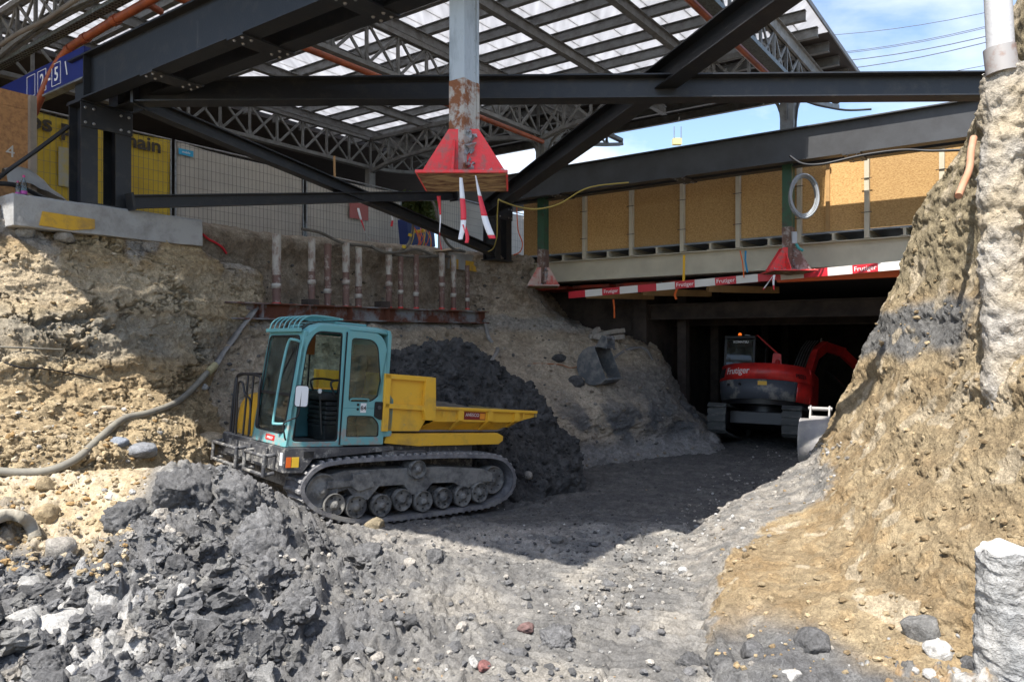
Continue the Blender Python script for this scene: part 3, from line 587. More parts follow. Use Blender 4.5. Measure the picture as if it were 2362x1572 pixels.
def column(label,x,y,zt,zsplit,zr,zb,mt,mm,mg,mg2,w_=.88,cw=.24,hz=.50,cap=None):
    t=thing('canopy_column',label,'column',(x,y,zb),group='canopy columns hanging over the pit')
    def sec(z0,z1,m,k=1.0,nm='shaft'):
        b=MB();s=cw/2*k
        # riveted box section: two channels with their webs set back, aligned with the canopy
        for f in (-1,1):
            p=V(x,y,0)+AX*f*s*.82;b.hexa([p-BX*s*.8-AX*.02+V(0,0,z0),p+BX*s*.8-AX*.02+V(0,0,z0),p+BX*s*.8+AX*.02+V(0,0,z0),p-BX*s*.8+AX*.02+V(0,0,z0),p-BX*s*.8-AX*.02+V(0,0,z1),p+BX*s*.8-AX*.02+V(0,0,z1),p+BX*s*.8+AX*.02+V(0,0,z1),p-BX*s*.8+AX*.02+V(0,0,z1)])
        for f in (-1,1):
            p=V(x,y,0)+BX*f*s*.62;q0=-AX*s*.80;b.hexa([p+q0-BX*.012+V(0,0,z0),p-q0-BX*.012+V(0,0,z0),p-q0+BX*.012+V(0,0,z0),p+q0+BX*.012+V(0,0,z0),p+q0-BX*.012+V(0,0,z1),p-q0-BX*.012+V(0,0,z1),p-q0+BX*.012+V(0,0,z1),p+q0+BX*.012+V(0,0,z1)])
        return b.build(nm,m,t,world=True)
    a=sec(zsplit,zt,mt);b=sec(zb+.02,zsplit-.002,mm,1.03,'shaft_foot')
    for z in np.arange(zsplit+.1,min(zt,zsplit+3.2),.16):
        for f in (-1,1):
            MB().lathe([(.012,0),(.009,.008)],V(x,y,z)-BX*(cw/2*.66+.004)+AX*f*cw*.28*(1),-BX,6).build('rivet',mt,a,world=True)
    h=w_/2
    # gusset plates, left and right, front and back
    for sy,gm in ((-1,mg),(1,mg)):
        for sx in (-1,1):
            g=MB();yy=y+sy*.10;pl=[(x+sx*.02,zr),(x+sx*cw*.62,zr),(x+sx*(h-.005),zb+.05),(x+sx*(h-.005),zb+.024),(x+sx*.02,zb+.025)]
            g.prism(pl,lambda p,q:(p,yy-.011,q),lambda p,q:(p,yy+.011,q));g.build('gusset',gm if sx<0 else mg2,t,world=True)
    for sy in (-1,1):
        g=MB();pl=[(y+sy*.11,zr-.1),(y+sy*(h-.04),zb+.03),(y+sy*.11,zb+.03)];g.prism(pl,lambda p,q:(x-.10,p,q),lambda p,q:(x-.08,p,q));g.build('gusset',mg,t,world=True)
    f=MB();f.box((x-h,y-h,zb-.008),(x+h,y+h,zb+.022));f.build('footing_plate',mg,t,.006,world=True)
    f=MB();nn=10
    vs=[];fs=[]
    for i in range(nn+1):
        for j in range(nn+1):
            u=-h+.02+2*(h-.02)*i/nn;v=-h+.02+2*(h-.02)*j/nn;vs.append((x+u,y+v,zb-.012-.02*random.random()*(0<i<nn and 0<j<nn)))
    for i in range(nn):
        for j in range(nn):k=i*(nn+1)+j;fs.append((k,k+1,k+nn+2,k+nn+1))
    f.add(vs,fs);f.build('footing_underside',mund,t,world=True)
    cr_=MB()
    for k in range(60):
        zz=zb+.03+random.random()**1.5*(zr-zb)*.9;s=random.uniform(.015,.045)*(1 if cw>.2 else .9);xx=x+random.uniform(.02,.10) ;ed=random.random()<.35
        if ed: xx=x+random.uniform(-h*.9,h*.9);zz=zb+.03;s*=.6
        c_=V(xx,y-.12-.01*random.random()-(h-.16 if ed else 0)*random.random(),zz);v_=[c_+V(*(RNG.normal(size=3)))*s*.7 for _ in range(6)]
        cr_.add(v_,[(0,1,2),(0,2,3),(0,3,4),(0,4,1),(5,2,1),(5,3,2),(5,4,3),(5,1,4)])
    cr_.build('cement_crust',mcem,t,world=True)['kind']='stuff'
    return t
c1=column('near grey column hanging in mid air with a bright red footing',-.48,7.42,7.7,5.0,4.50,4.0,mcolg,mcolr,mred,mred)
c2=column('green column with a red and rusty footing hanging before the footbridge, grey cable coil on it',5.72,15.25,7.7,4.75,4.32,3.82,mgrn,mrust,mred,mrust)
c3=column('smallest green column with a faded pink footing at the corner of the earth bank',.79,18.75,7.7,4.72,4.26,3.78,mgrn,mrust,mred2,mred2,w_=.80)
# upper parts of c2 and c3 are grey above the platform level
for (x,y,g_c) in ((5.72,15.25,c2),(.79,18.75,c3)):
    MB().bar((x,y,6.7),(x,y,7.72),.27,.27,AX).build('head',mgrey,g_c,world=True)
    for s in (-1,1):
        for ax_ in (AX,BX):
            b=MB();o2=V(x,y,0)+ax_*s*.13
            pts=[o2+V(0,0,6.95)+ax_*s*(.55*(1-math.cos(t_*math.pi/2)))+V(0,0,.7*math.sin(t_*math.pi/2)) for t_ in np.linspace(0,1,7)]
            for i in range(6): b.bar(pts[i],pts[i+1],.05,.06,ax_)
            b.build('bracket',mgrey,g_c,world=True)
c4=column('far column standing on the platform behind the fence',float(W(15.5,16.5,0)[0]),float(W(15.5,16.5,0)[1]),7.7,4.8,4.7,4.5,mgrey,mgrey,mgrey,mgrey,w_=.5)
# ---- footbridge
mbeige=mat('beige girder paint',(.60,.55,.43),.5,col2=(.50,.46,.36),scale=1.5,bump=.05)
mosb=mat('osb board',(.60,.38,.15),.75,col2=(.40,.22,.075),scale=26,lo=.42,hi=.62,rnd=.22,bump=.35,bscale=40,detail=3,stretch=(1,1,2.6))
mdeck=mat('galvanised grating',(.24,.27,.31),.5,.4)
fb=thing('footbridge','boarded footbridge with beige girder and chipboard side panels over the tunnel mouth','footbridge',W(16.9,6,4.0))
MB().ibeam(W(16.75,12.4,4.245),W(16.75,-2,4.245),.54,.26,.022,.014).build('girder',mbeige,fb,world=True)
MB().ibeam(W(18.6,12.4,4.245),W(18.6,-2,4.245),.54,.26,.022,.014).build('girder',mbeige,fb,world=True)
for i in range(21):
    b=11.7-i*.672
    MB().ibeam(W(16.6,b,4.60),W(18.8,b,4.60),.16,.14,.012,.05).build('cross_joist',mbeige,fb,world=True)
for i in range(11):
    b=11.05-i*1.344
    MB().abox(16.58,16.70,b-.045,b+.045,4.52,6.32).build('post',mbeige,fb,world=True)
    if i<10:
        MB().abox(16.715,16.735,b-1.344+.004,b-.004,4.74,6.27).build('osb_panel',mosb,fb,world=True)
    for z in (5.05,5.75): MB().abox(16.56,16.575,b-.1,b+.1,z-.006,z+.006).build('tie_wire',mblk,fb,world=True)
MB().abox(16.715,16.735,11.055,11.7,4.74,6.27).build('osb_panel',mosb,fb,world=True)
MB().abox(16.66,16.71,3.72,3.80,4.72,6.26).build('timber_stud',mat('pine',(.50,.30,.12),.7),fb,world=True)
MB().abox(16.64,18.75,-2.4,12.3,4.682,4.722).build('deck',mdeck,fb,world=True)
# far boards of the walkway
for i in range(10): MB().abox(18.7,18.72,-1.9+i*1.4,-.51+i*1.4,4.74,6.2).build('osb_panel',mosb,fb,world=True)
# ---- red and white boards
mrw=plain('red board film',(.55,.015,.03),.4);mww=plain('white board film',(.72,.70,.66),.4);mlet=plain('white lettering',(.85,.85,.85),.5)
p0=P(1312,680,18.6);p1=P(2150,605,14.2);nseg=17
d=(p1-p0);Lb=np.linalg.norm(d);d/=Lb;nrm=np.cross(d,V(0,0,1));nrm/=np.linalg.norm(nrm);seglen=Lb/nseg
if nrm[1]>0:nrm=-nrm
brd=[(0,6),(6,11),(11,17)]
labs=['left red and white striped board hung under the beige girder','middle red and white striped board hung under the beige girder below the yellow strap','right red and white striped board hung under the girder, partly sunlit']
for (s0,s1),lb in zip(brd,labs):
    a=p0+d*seglen*s0;b=p0+d*seglen*s1;t=thing('barrier_board',lb,'barrier board',(a+b)/2,group='striped boards hung under the footbridge')
    off=V(0,0,0) if s0!=6 else nrm*.03
    for k in range(s0,s1):
        q0=p0+d*seglen*(k+.002)+off;q1=p0+d*seglen*(k+1-.002)+off
        MB().bar(q0,q1,.024,.17).build('stripe',mrw if k%2==0 else mww,t,world=True)
        if k in (2,6-0,4+4,14): pass
        if k in (2,6,8,14):
            cc=(q0+q1)/2+nrm*.0135;text(t,'Frutiger',.13 if k!=2 else .12,frame(cc,d,V(0,0,1)),mlet,world=True)
# ---- straps
def strap(label,pts,w_,m,grp=None,name='webbing_strap'):
    b=MB();q=[np.array(p,float) for p in pts]
    for i in range(len(q)-1): b.bar(q[i],q[i+1],w_,.006,(0,-1,.01))
    return tag(b.build(name,m),label,'strap',grp)
myel=plain('yellow webbing',(.75,.42,.02),.7);mblu=plain('blue webbing',(.02,.22,.42),.7);mora=plain('orange webbing',(.75,.14,.02),.7)
strap('yellow lashing strap over the beige girder above the striped boards',[P(1578,588,17.0),P(1577,645,17.0),P(1574,655,17.0)],.055,myel)
strap('blue lashing strap left of the green column footing',[P(1720,578,15.95),P(1719,600,15.95),P(1724,628,15.95)],.04,mblu)
strap('thin orange strap beside the blue strap on the girder',[P(1707,578,16.0),P(1713,605,16.0),P(1716,640,16.0)],.025,mora)
strap('orange strap loop hanging below the middle striped board',[P(1562,665,17.4),P(1556,680,17.4),P(1560,690,17.4)],.05,mora)
strap('long orange strap hanging in the dark below the left striped board',[P(1415,690,19.1),P(1417,712,19.1),P(1417,733,19.1)],.04,mora)
# formwork under the deck
mfr=mat('red formwork panel',(.40,.045,.02),.6,col2=(.10,.03,.02),scale=3)
for i in range(9):
    o=MB().abox(17.2+i*.0,18.3,10.6-i*1.3,11.7-i*1.3,3.82,3.9).build('formwork_panel',mfr);tag(o,'red formwork panel under the bridge deck, '+['first','second','third','fourth','fifth','sixth','seventh','eighth','ninth'][i]+' from the left','formwork','formwork panels under the bridge deck')
for i,(a,z) in enumerate(((18.9,3.2),(20.6,3.05))):
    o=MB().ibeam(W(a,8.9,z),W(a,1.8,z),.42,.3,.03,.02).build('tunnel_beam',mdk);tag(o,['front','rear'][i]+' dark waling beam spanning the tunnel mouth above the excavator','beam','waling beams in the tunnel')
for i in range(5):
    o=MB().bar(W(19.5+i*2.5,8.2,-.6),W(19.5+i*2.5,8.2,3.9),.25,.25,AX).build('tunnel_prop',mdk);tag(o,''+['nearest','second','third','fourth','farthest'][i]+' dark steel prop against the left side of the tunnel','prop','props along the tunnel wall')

o=MB().abox(16.95,17.12,4.9,-2,3.72,3.90).build('formwork_beam',plain('orange formwork',(.80,.13,.02),.5));tag(o,'bright orange formwork beam under the right part of the beige girder','formwork beam')
for i,(b,z) in enumerate(((9.8,3.6),(8.2,3.62),(6.5,3.64))):
    tag(MB().bar(W(16.9,b,z),W(18.4,b-1.2,z),.12,.16).build('timber_beam',mat('dark timber',(.30,.17,.06),.8)),'timber beam in the shade behind the striped boards, '+['left','middle','right'][i],'timber beam','timber beams under the bridge deck')
# ============================================================= PLATFORM LEVEL
mconc=mat('kerb concrete',(.36,.36,.355),.9,col2=(.24,.235,.225),scale=3,lo=.45,hi=.7,bump=.5,bscale=22)
myp=mat('yellow paint',(.62,.36,.03),.7,col2=(.36,.22,.06),scale=5,lo=.5,hi=.7,bump=.2)
k=thing('concrete_kerb','pale concrete kerb under the left steel post with a yellow painted patch','kerb',W(5.6,11.8,4.0))
mk_=MB();n=14
vs=[];prof=[(11.43,3.98),(11.43,4.40),(11.46,4.43),(12.4,4.43),(12.4,3.98)]
for i in range(n+1):
    a=4.16+(6.96-4.16)*i/n
    for (b,z) in prof: vs.append(W(a,b+random.uniform(-.008,.008),z+random.uniform(-.006,.006)))
fs=[(i*5+j,i*5+(j+1)%5,(i+1)*5+(j+1)%5,(i+1)*5+j) for i in range(n) for j in range(5)]+[(4,3,2,1,0),tuple(n*5+j for j in range(5))]
mk_.add(vs,fs).build('body',mconc,k,.012,world=True)
MB().prism([(4.48,4.02),(4.52,4.22),(5.22,4.20),(5.22,4.06),(4.9,4.0)],lambda a,z:W(a,11.43,z),lambda a,z:W(a,11.405,z)).build('painted_patch',myp,k,world=True)
k2=thing('concrete_kerb','short concrete kerb stub with two yellow patches beside the right steel post','kerb',PB(1060,600,11.9))
MB().abox(13.9,15.9,12.0,12.5,4.2,4.62).build('body',mconc,k2,.02,world=True)
for (a,b) in ((13.95,14.25),(14.55,15.0)): MB().abox(a,b,11.98,12.0,4.2,4.45).build('painted_patch',myp,k2,world=True)
# ---- fences
mtube=mat('fence tube',(.32,.33,.34),.45,.7,col2=(.2,.19,.18),scale=8)
mwire=plain('fence wire',(.14,.14,.14),.5,.5)
mtarp=mat('grey fence fabric',(.52,.48,.42),.85,col2=(.42,.39,.35),scale=1.2,lo=.4,hi=.7)
myb=mat('yellow banner',(.60,.42,.035),.7,col2=(.50,.34,.03),scale=1.5)
mtxt=plain('dark print',(.05,.04,.03),.8)
FB=15.3
def fence(a0,a1,z0,z1,m,label,dz=0):
    t=thing('fence_panel',label,'fence',W((a0+a1)/2,FB,z0),group='mesh fence panels on the platform')
    fr=MB();r=.021
    for a in (a0+.03,a1-.03): fr.tube([W(a,FB,z0-.15),W(a,FB,z1+.02)],r,8)
    for z in (z0+.1,z1): fr.tube([W(a0+.03,FB,z),W(a1-.03,FB,z)],r,8)
    fr.build('frame',mtube,t,world=True)
    wm=MB()
    for a in np.arange(a0+.13,a1-.05,.105): wm.bar(W(a,FB-.03,z0+.1),W(a,FB-.03,z1),.005,.005,AX)
    for z in np.linspace(z0+.2,z1-.08,10): wm.bar(W(a0+.03,FB-.036,z),W(a1-.03,FB-.036,z),.005,.005)
    wm.build('wire_mesh',mwire,t,world=True)['kind']='stuff'
    sh=MB();nx,nz_=40,14;vs=[]
    for i in range(nx+1):
        for j in range(nz_+1):
            u=i/nx;v=j/nz_;sag=.06*math.sin(math.pi*u)*v**3
            vs.append(W(a0+.05+u*(a1-a0-.1),FB+.01+.018*math.sin(u*21+v*4+a0)*math.sin(v*5+u*3),z0+.05+v*(z1-z0-.06)-sag))
    sh.add(vs,[(i*(nz_+1)+j,(i+1)*(nz_+1)+j,(i+1)*(nz_+1)+j+1,i*(nz_+1)+j+1) for i in range(nx) for j in range(nz_)],True)
    s_=sh.build('banner' if m is myb else 'fabric',m,t,world=True);md=s_.modifiers.new('t','SOLIDIFY');md.thickness=.004
    return t
f1=fence(1.6,5.1,4.5,6.72,myb,'yellow banner fence panel partly hidden by the chipboard hoarding')
f2=fence(5.1,8.6,4.5,6.74,myb,'yellow banner fence panel behind the left steel post, dark lettering across it')
f3=fence(8.65,12.1,4.5,6.74,mtarp,'grey fabric fence panel with a small blue sticker right of the yellow banner')
f4=fence(12.15,15.6,4.5,6.75,mtarp,'grey fabric fence panel with a faded red print and a stray warning tape')
f5=fence(17.2,23.6,4.6,6.98,mtarp,'farther grey fabric fence panel right of the distribution board')
zt=lambda x,y:PB(x,y,FB-.05)
def ftext(t,body,x,y,size,m,wd=1): c=zt(x,y);return text(t,body,size,frame(c,AX,V(0,0,1)),m,bold=.012,world=True,sx=wd)
ftext(f1,'bs p',118,288,.44,mtxt,1.1);ftext(f2,'main',326,330,.40,mtxt,1.12)
q=zt(429,352);MB().bar(q-AX*.17,q+AX*.17,.01,.13).build('sticker',plain('blue sticker',(.03,.35,.6),.5),f3,world=True)
text(f3,'mobile',.07,frame(q-BX*.012,AX,V(0,0,1)),mlet,world=True)
a=zt(828,487);MB().bar(a-AX*.34,a+AX*.34,.006,.44).build('faded_print',plain('faded red print',(.38,.12,.11),.8),f4,world=True)
# worker figure outlines printed on the banner (soft generic shape)
q=zt(148,385);MB().bar(q-AX*.10,q+AX*.16,.006,.75).build('printed_patch',mat('printed grey patch',(.34,.33,.27),.8,col2=(.45,.35,.08),scale=4),f1,world=True)
# ---- chipboard hoarding on the left
mosb2=mat('weathered chipboard',(.52,.27,.11),.8,col2=(.34,.17,.075),scale=14,lo=.42,hi=.66,bump=.3,bscale=30,detail=4)
h=thing('hoarding','weathered orange chipboard hoarding with a chalked 4 at the left edge','hoarding',W(3.7,12.8,4.4))
MB().abox(3.66,4.92,12.8,12.825,4.42,5.98).build('board',mosb2,h,world=True);MB().abox(3.66,4.92,12.8,12.825,5.985,6.22).build('board',mosb2,h,world=True)
MB().abox(2.4,3.655,12.8,12.825,4.42,6.2).build('board',mosb2,h,world=True);MB().abox(4.86,4.95,12.70,12.797,4.42,6.2).build('edge_batten',mat('grey batten',(.36,.30,.24),.8),h,world=True)
mch=plain('chalk',(.62,.58,.52),.9)
text(h,'4',.26,frame(PB(24,350,12.79),AX,V(0,0,1)),mch,world=True)
tag(MB().tube([W(4.34,12.62,4.4),W(4.34,12.62,5.98)],.024,10).build('steel_tube',mtube),'vertical scaffold tube standing before the chipboard hoarding','tube')
# ---- platform sign
msb=mat('sign blue',(.012,.025,.20),.35,col2=(.01,.02,.15),scale=2)
sg=thing('platform_sign','blue platform sign lettered 2-5 with an arrow under the canopy','sign',W(4.9,13.1,6.1))
# face runs along B towards the left, text read from the pit
s0=PA(160,198,5.15);s1=PA(38,232,5.15);yz=(CAMZ+.0)
c=W(5.15,13.15,6.56);MB().abox(5.15,5.25,11.6,14.9,6.33,6.79).build('panel',msb,sg,world=True)
MB().abox(5.13,5.27,11.6,14.9,6.30,6.328).build('edge_trim',mtube,sg,world=True)
X_=-BX;fz=lambda b,z,s,t_:text(sg,t_,s,frame(W(5.147,b,z),X_,V(0,0,1)),mlet,world=True,bold=.004)
def sbox(b):
    m=MB()
    for (q0,q1) in (((-.15,-.17),(-.15,.17)),((.15,-.17),(.15,.17)),((-.15,-.17),(.15,-.17)),((-.15,.17),(.15,.17))):
        m.bar(W(5.146,b+q0[0],6.56+q0[1]),W(5.146,b+q1[0],6.56+q1[1]),.008,.008,AX)
    m.build('number_frame',mlet,sg,world=True)
def bat(px_): kk=(px_-CX)/F;return (5.15*(kk*AX[1]-AX[0]))/(BX[0]-kk*BX[1])
for px_,t_ in ((97,'2'),(130,'5')): fz(bat(px_),6.555,.30,t_);sbox(bat(px_))
sbox(bat(72));fz(bat(114),6.555,.3,'-');fz(bat(153),6.57,.3,'\\')
# ---- pipes and tray under the canopy
mcop=mat('orange drain pipe',(.36,.085,.03),.45,col2=(.20,.05,.022),scale=4)
def pipe(name,label,pts,r,m,c_='pipe',grp=None,n=10,k=0,sl=None):
    q=cat(pts,k) if k else pts
    o=MB().tube(q,r,n).build(name,m);tag(o,label,c_,grp)
    return o
pp=[P(78,262,11.9),P(118,172,11.7),P(155,118,11.4),P(190,92,11.1),P(260,50,10.6),P(345,2,10.0),P(440,-60,9.4)]
t=thing('drain_pipe','thick orange drain pipe bending down behind the hoarding at the upper left','pipe',pp[3],group='orange drain pipes under the canopy')
MB().tube(cat(pp,5),.062,12).build('pipe',mcop,t,world=True)
for a,b in ((pp[2],pp[3]),(pp[3],pp[4]),(pp[4],pp[5])):
    d=(b-a);d/=np.linalg.norm(d);MB().cyl(a+d*.02,a+d*.14,.076,12).build('socket',mcop,t,world=True)
MB().tube([P(320,14,10.2),P(345,12,10.3),P(372,28,10.5)],.05,10).build('branch',mcop,t,world=True)
pipe('drain_pipe','long orange drain pipe running under the lattice truss in the middle',[W(a,10.2,7.38-.0*a) for a in (5.2,8,11,14,15.4)],.058,mcop,grp='orange drain pipes under the canopy')
pipe('drain_pipe','orange drain pipe running towards the green column at the right',[W(a,4.25,7.42) for a in (8.0,10,12,15.2)],.058,mcop,grp='orange drain pipes under the canopy')
mtray=mat('cable tray',(.16,.18,.18),.5,.4,col2=(.09,.10,.10),scale=30,lo=.45,hi=.55)
ct=thing('cable_tray','perforated grey cable tray running under the truss at the upper left','cable tray',W(5.2,14,7.1))
b0_,b1_=6.0,19.5
for (w0,w1,z0,z1) in ((5.02,5.17,7.09,7.10),(5.02,5.03,7.10,7.15),(5.16,5.17,7.10,7.15)): MB().abox(w0,w1,b0_,b1_,z0,z1).build('tray_side',mtray,ct,world=True)
m=MB()
for b in np.arange(b0_,b1_,.09):
    for a in (5.05,5.095,5.14): m.abox(a-.012,a+.012,b,b+.035,7.082,7.0885)
m.build('perforations',plain('slot dark',(.02,.02,.02),.8),ct,world=True)['kind']='stuff'
pipe('conduit','dirty grey conduit running beside the cable tray at the upper left',[W(4.82,b,7.20+.02*math.sin(b*3)) for b in np.arange(6,19.6,.5)],.035,mat('dusty conduit',(.20,.18,.16),.8),'conduit')
MB_=MB()
for k_ in range(4): MB_.tube([W(4.5+.09*k_,b,7.55+.05*math.sin(b+k_)) for b in np.arange(4.6,5.2,.3)],.02,6)
ct2=thing('cable_tray','narrow perforated cable tray running down to the green column at the right','cable tray',W(11,4.6,7.3))
for (w0,w1,z0,z1) in ((3.92,4.12,7.38,7.39),(3.92,3.93,7.39,7.46),(4.11,4.12,7.39,7.46)): MB().abox(7.5,15.2,w0,w1,z0,z1).build('tray_side',mtray,ct2,world=True)
# ---- cables
mcab=plain('black cable',(.015,.015,.017),.5);mcy=plain('yellow cable',(.42,.33,.08),.6);mhos=mat('dusty grey hose',(.16,.15,.13),.75,col2=(.10,.09,.08),scale=6)
mcord=plain('orange cord',(.55,.10,.03),.6)
CB='cables and hoses on the platform'
pipe('cable','thick black cable rising from the left edge to the left steel post',[P(-60,470,9.8),P(0,408,10.4),P(80,350,10.7),P(158,292,11.0)],.030,mcab,'cable',k=4)
pipe('cable','black cable lying on the ground behind the kerb beside the bottles',[W(3.2,12.0,4.56),W(3.9,12.2,4.60),W(4.4,12.1,4.66),W(4.9,12.3,4.56),W(5.3,12.4,4.50)],.035,mcab,'cable',k=5)
pipe('cable','black cable sagging below the right girder in front of the chipboard',[P(1822,360,13.2),P(1852,378,13.1),P(1900,378,13.0),P(1990,358,12.8),P(2080,346,12.6),P(2150,348,12.4),P(2250,345,12.0)],.022,mcab,'cable',k=5)
pipe('cable','black cable hanging from the cross beam to the top of the right girder',[P(1840,228,13.4),P(1890,243,13.4),P(1950,254,13.4),P(2010,252,13.3)],.020,mcab,'cable',k=5)
pipe('cable','two thin black cables dropping beside the green column head',[P(1842,230,15.0),P(1838,262,15.0),P(1834,300,15.0)],.02,mcab,'cable',k=3)
pipe('cable','yellow cable looping from the red footing to the right girder',[P(1150,460,12.0),P(1165,467,13.),P(1200,478,14.2),P(1240,482,14.4),P(1290,470,14.4),P(1340,440,14.3),P(1380,428,14.3),P(1450,421,14.1)],.014,mcy,'cable',k=5)
pipe('cable','yellow cable hanging straight down left of the right post',[P(1149,462,16),P(1147,500,16.2),P(1146,545,16.4),P(1138,572,16.8),P(1126,580,17.2)],.014,mcy,'cable',k=4)
pipe('cable','thin red cable looping down before the right steel post',[P(1192,478,17.2),P(1195,530,17.2),P(1205,560,17.2),P(1200,580,17.3),P(1185,588,17.4)],.013,mcord,'cable',k=4)
hs=[[(697,528,14.4),(740,537,14.8),(790,560,15.1),(850,568,15.8),(900,585,16.2),(960,592,16.9),(1030,590,18.0)],
    [(855,567,15.7),(880,580,15.8),(915,582,16.2),(940,565,16.5),(950,540,16.6),(954,505,16.7)],
    [(905,588,16.4),(960,575,17),(1005,590,17.6),(1040,592,18.2)],
    [(990,452,17.5),(1003,475,17.5),(1012,510,17.4),(1028,555,17.6),(1048,575,17.9),(1072,580,18.3)]]
lb=['long dusty hose snaking along the top edge of the back wall','dusty hose with yellow couplings rising to the distribution board','dusty hose lying behind the tops of the wall pipes','dark hose arcing down below the red footing']
for h_,l_ in zip(hs,lb): pipe('hose',l_,px(h_),.032,mhos,'hose',CB,k=5)
for q,wh in (((952,512,16.68),'top'),((945,545,16.55),'middle'),((931,572,16.3),'lowest')):
    tag(MB().lathe([(.045,0),(.045,.06)],P(*q),(.3,0,1),10).build('hose_coupling',plain('yellow coupling',(.6,.42,.02),.5)),wh+' yellow coupling on the dusty hose by the distribution board','coupling','yellow hose couplings')
# ---- distribution board
mdb=plain('board blue',(.015,.035,.16),.5)
db=thing('distribution_board','blue site distribution board with yellow sockets and a tangle of cords','distribution board',P(975,570,19))
MB().bar(P(930,540,19),P(992,538,20),.3,.75).build('cabinet',mdb,db,.02,world=True)
for (x,y) in ((958,533),(966,534),(975,532)): MB().lathe([(.05,0),(.05,.07),(.03,.08)],P(x,y,18.7),(0,-1,-.2),10).build('socket',plain('socket yellow',(.7,.45,.02),.4),db,world=True)
for i in range(14):
    x=random.uniform(950,990);y=random.uniform(520,540);x2=x+random.uniform(-20,25)
    MB().tube(cat([P(x,y,18.6),P((x+x2)/2+6,y+25,18.3),P(x2,578,18.2)],4),.011,5).build('cord',[mcord,mcy,mcord][i%3],db,world=True)
# shrub in the gap
mleaf=mat('shrub leaves',(.06,.10,.02),.7,col2=(.14,.16,.04),scale=20)
m=MB()
for i in range(700):
    c=P(random.uniform(925,1000),random.uniform(455,520),28)+RNG.normal(size=3)*.12;a=RNG.normal(size=3)*.10;b=RNG.normal(size=3)*.10;m.add([c,c+a,c+a+b,c+b],[(0,1,2,3)])
sh=thing('shrub','small green shrub seen through the gap between the fence panels','shrub',P(960,540,28));m.build('foliage',mleaf,sh,world=True);MB().tube([P(960,600,28),P(962,470,28)],[.05,.02],6).build('stem',mat('stem',(.12,.08,.05),.9),sh,world=True)
# ---- wall pipes and waler
mpi=[mat('pipe grey',(.46,.44,.41),.7,col2=(.24,.17,.14),scale=7,lo=.45,hi=.6,bump=.3,stretch=(1,1,.5)),mat('pipe brown',(.17,.10,.085),.7,col2=(.40,.36,.33),scale=6,lo=.52,hi=.65,bump=.3)]
mfl=plain('red spray mark',(.8,.06,.05),.6)
pl=[(638,541,702,1.15,0),(719,549,706,1,0),(756,563,708,1,1),(798,560,709,1.05,0),(827,572,710,1,0),(897,572,711,1,0),(924,592,711,.85,1),(960,588,712,.9,1),(1019,583,713,1,0),(1046,588,714,.95,0),(1078,612,714,.8,1)]
lbl=['first wall pipe from the left, tall with a grey sleeve above rusty brown','second wall pipe from the left, evenly grey','third wall pipe, rusty brown with an orange cap','fourth wall pipe, pale above and stained below','fifth wall pipe, pale top fading to brown','sixth wall pipe, standing alone in the middle','seventh wall pipe, short dark and mottled','eighth wall pipe, brown top with a red spray mark','ninth wall pipe, pale, below the hanging tape','tenth wall pipe, close to the kerb stub','last short pipe at the right end of the wall']
for (x,y0,y1,s,k_),l_ in zip(pl,lbl):
    a=PB(x,y0,11.66);b=PB(x,y1,11.66);r=.068*s
    t=thing('wall_pipe',l_,'pipe',b,group='steel pipes standing before the back wall')
    h0=b[2];h1=a[2];hm=h0+(h1-h0)*random.uniform(.35,.6)
    MB().tube([(b[0],b[1],h0),(b[0],b[1],hm)],r,12).build('lower_tube',mpi[1],t,world=True);MB().tube([(b[0],b[1],hm+.002),(b[0],b[1],h1)],r*1.07,12).build('upper_tube',mpi[k_],t,world=True)
    MB().lathe([(r*1.02,0),(r*1.25,.0),(r*1.25,.09),(r*1.02,.09)],(b[0],b[1],hm-.25),(0,0,1),12).build('coupling',mpi[0],t,world=True)
    MB().lathe([(r*1.04,0),(r*1.04,.03)],(b[0],b[1],h0+.005),(0,0,1),12).build('spray_mark',mfl,t,world=True)
mwal=mat('rusty waler',(.13,.045,.025),.85,col2=(.24,.25,.26),scale=1.1,lo=.46,hi=.56,bump=.4,bscale=18)
wl=thing('waling_beam','long rusty steel beam with a dusty grey middle lying below the wall pipes','beam',W(11,11.6,2.8))
a0=PB(510,720,11.5);a1=PB(1118,727,11.5)
MB().ibeam((a0[0],a0[1],2.93),(a1[0],a1[1],2.99),.30,.30,.024,.016).build('beam',mwal,wl,world=True)
for u in np.linspace(.1,.95,7):
    c=a0+(a1-a0)*u;MB().bar(V(c[0],c[1],2.82)-BX*.02,V(c[0],c[1],3.07)-BX*.02,.014,.27,BX).build('stiffener',mwal,wl,world=True)
for (x,y) in ((716,700),(882,704)):
    c=PB(x,y,11.68);tag(MB().bar(c-AX*.14,c+AX*.14,.2,.17).build('steel_block',mdk),'small dark steel block on the rusty beam '+('left of the second pipe' if x<800 else 'left of the sixth pipe'),'block')
# ---- things on the green column and girder
mcoil=mat('grey cable',(.30,.32,.34),.6)
co=thing('cable_coil','round coil of grey cable hung on the green column','cable coil',P(1852,455,14.9))
for i in range(7):
    r_=.33+.022*(i%4)+.01*i*.2;c=P(1853+i*.4,452,14.85-.03*i);MB().tube([c+V(math.cos(q)*r_*.82*.9,.02*math.sin(3*q+i),math.sin(q)*r_*1.12) for q in np.linspace(0,2*math.pi,33)],.017,6,False).build('loop',mcoil,co,world=True)
tag(MB().box(P(1832,548,15.0)-V(.05,.03,.12),P(1832,548,15.0)+V(.05,.03,.12)).build('junction_box',plain('grey box',(.4,.42,.45),.5),None,.008),'small grey junction box on the lower green column','junction box')
pipe('hose_end','short turquoise hose end behind the rusty right footing',[P(1836,562,14.9),P(1842,572,14.9),P(1852,578,14.9)],.03,plain('turquoise',(.05,.30,.30),.5),'hose',k=4)
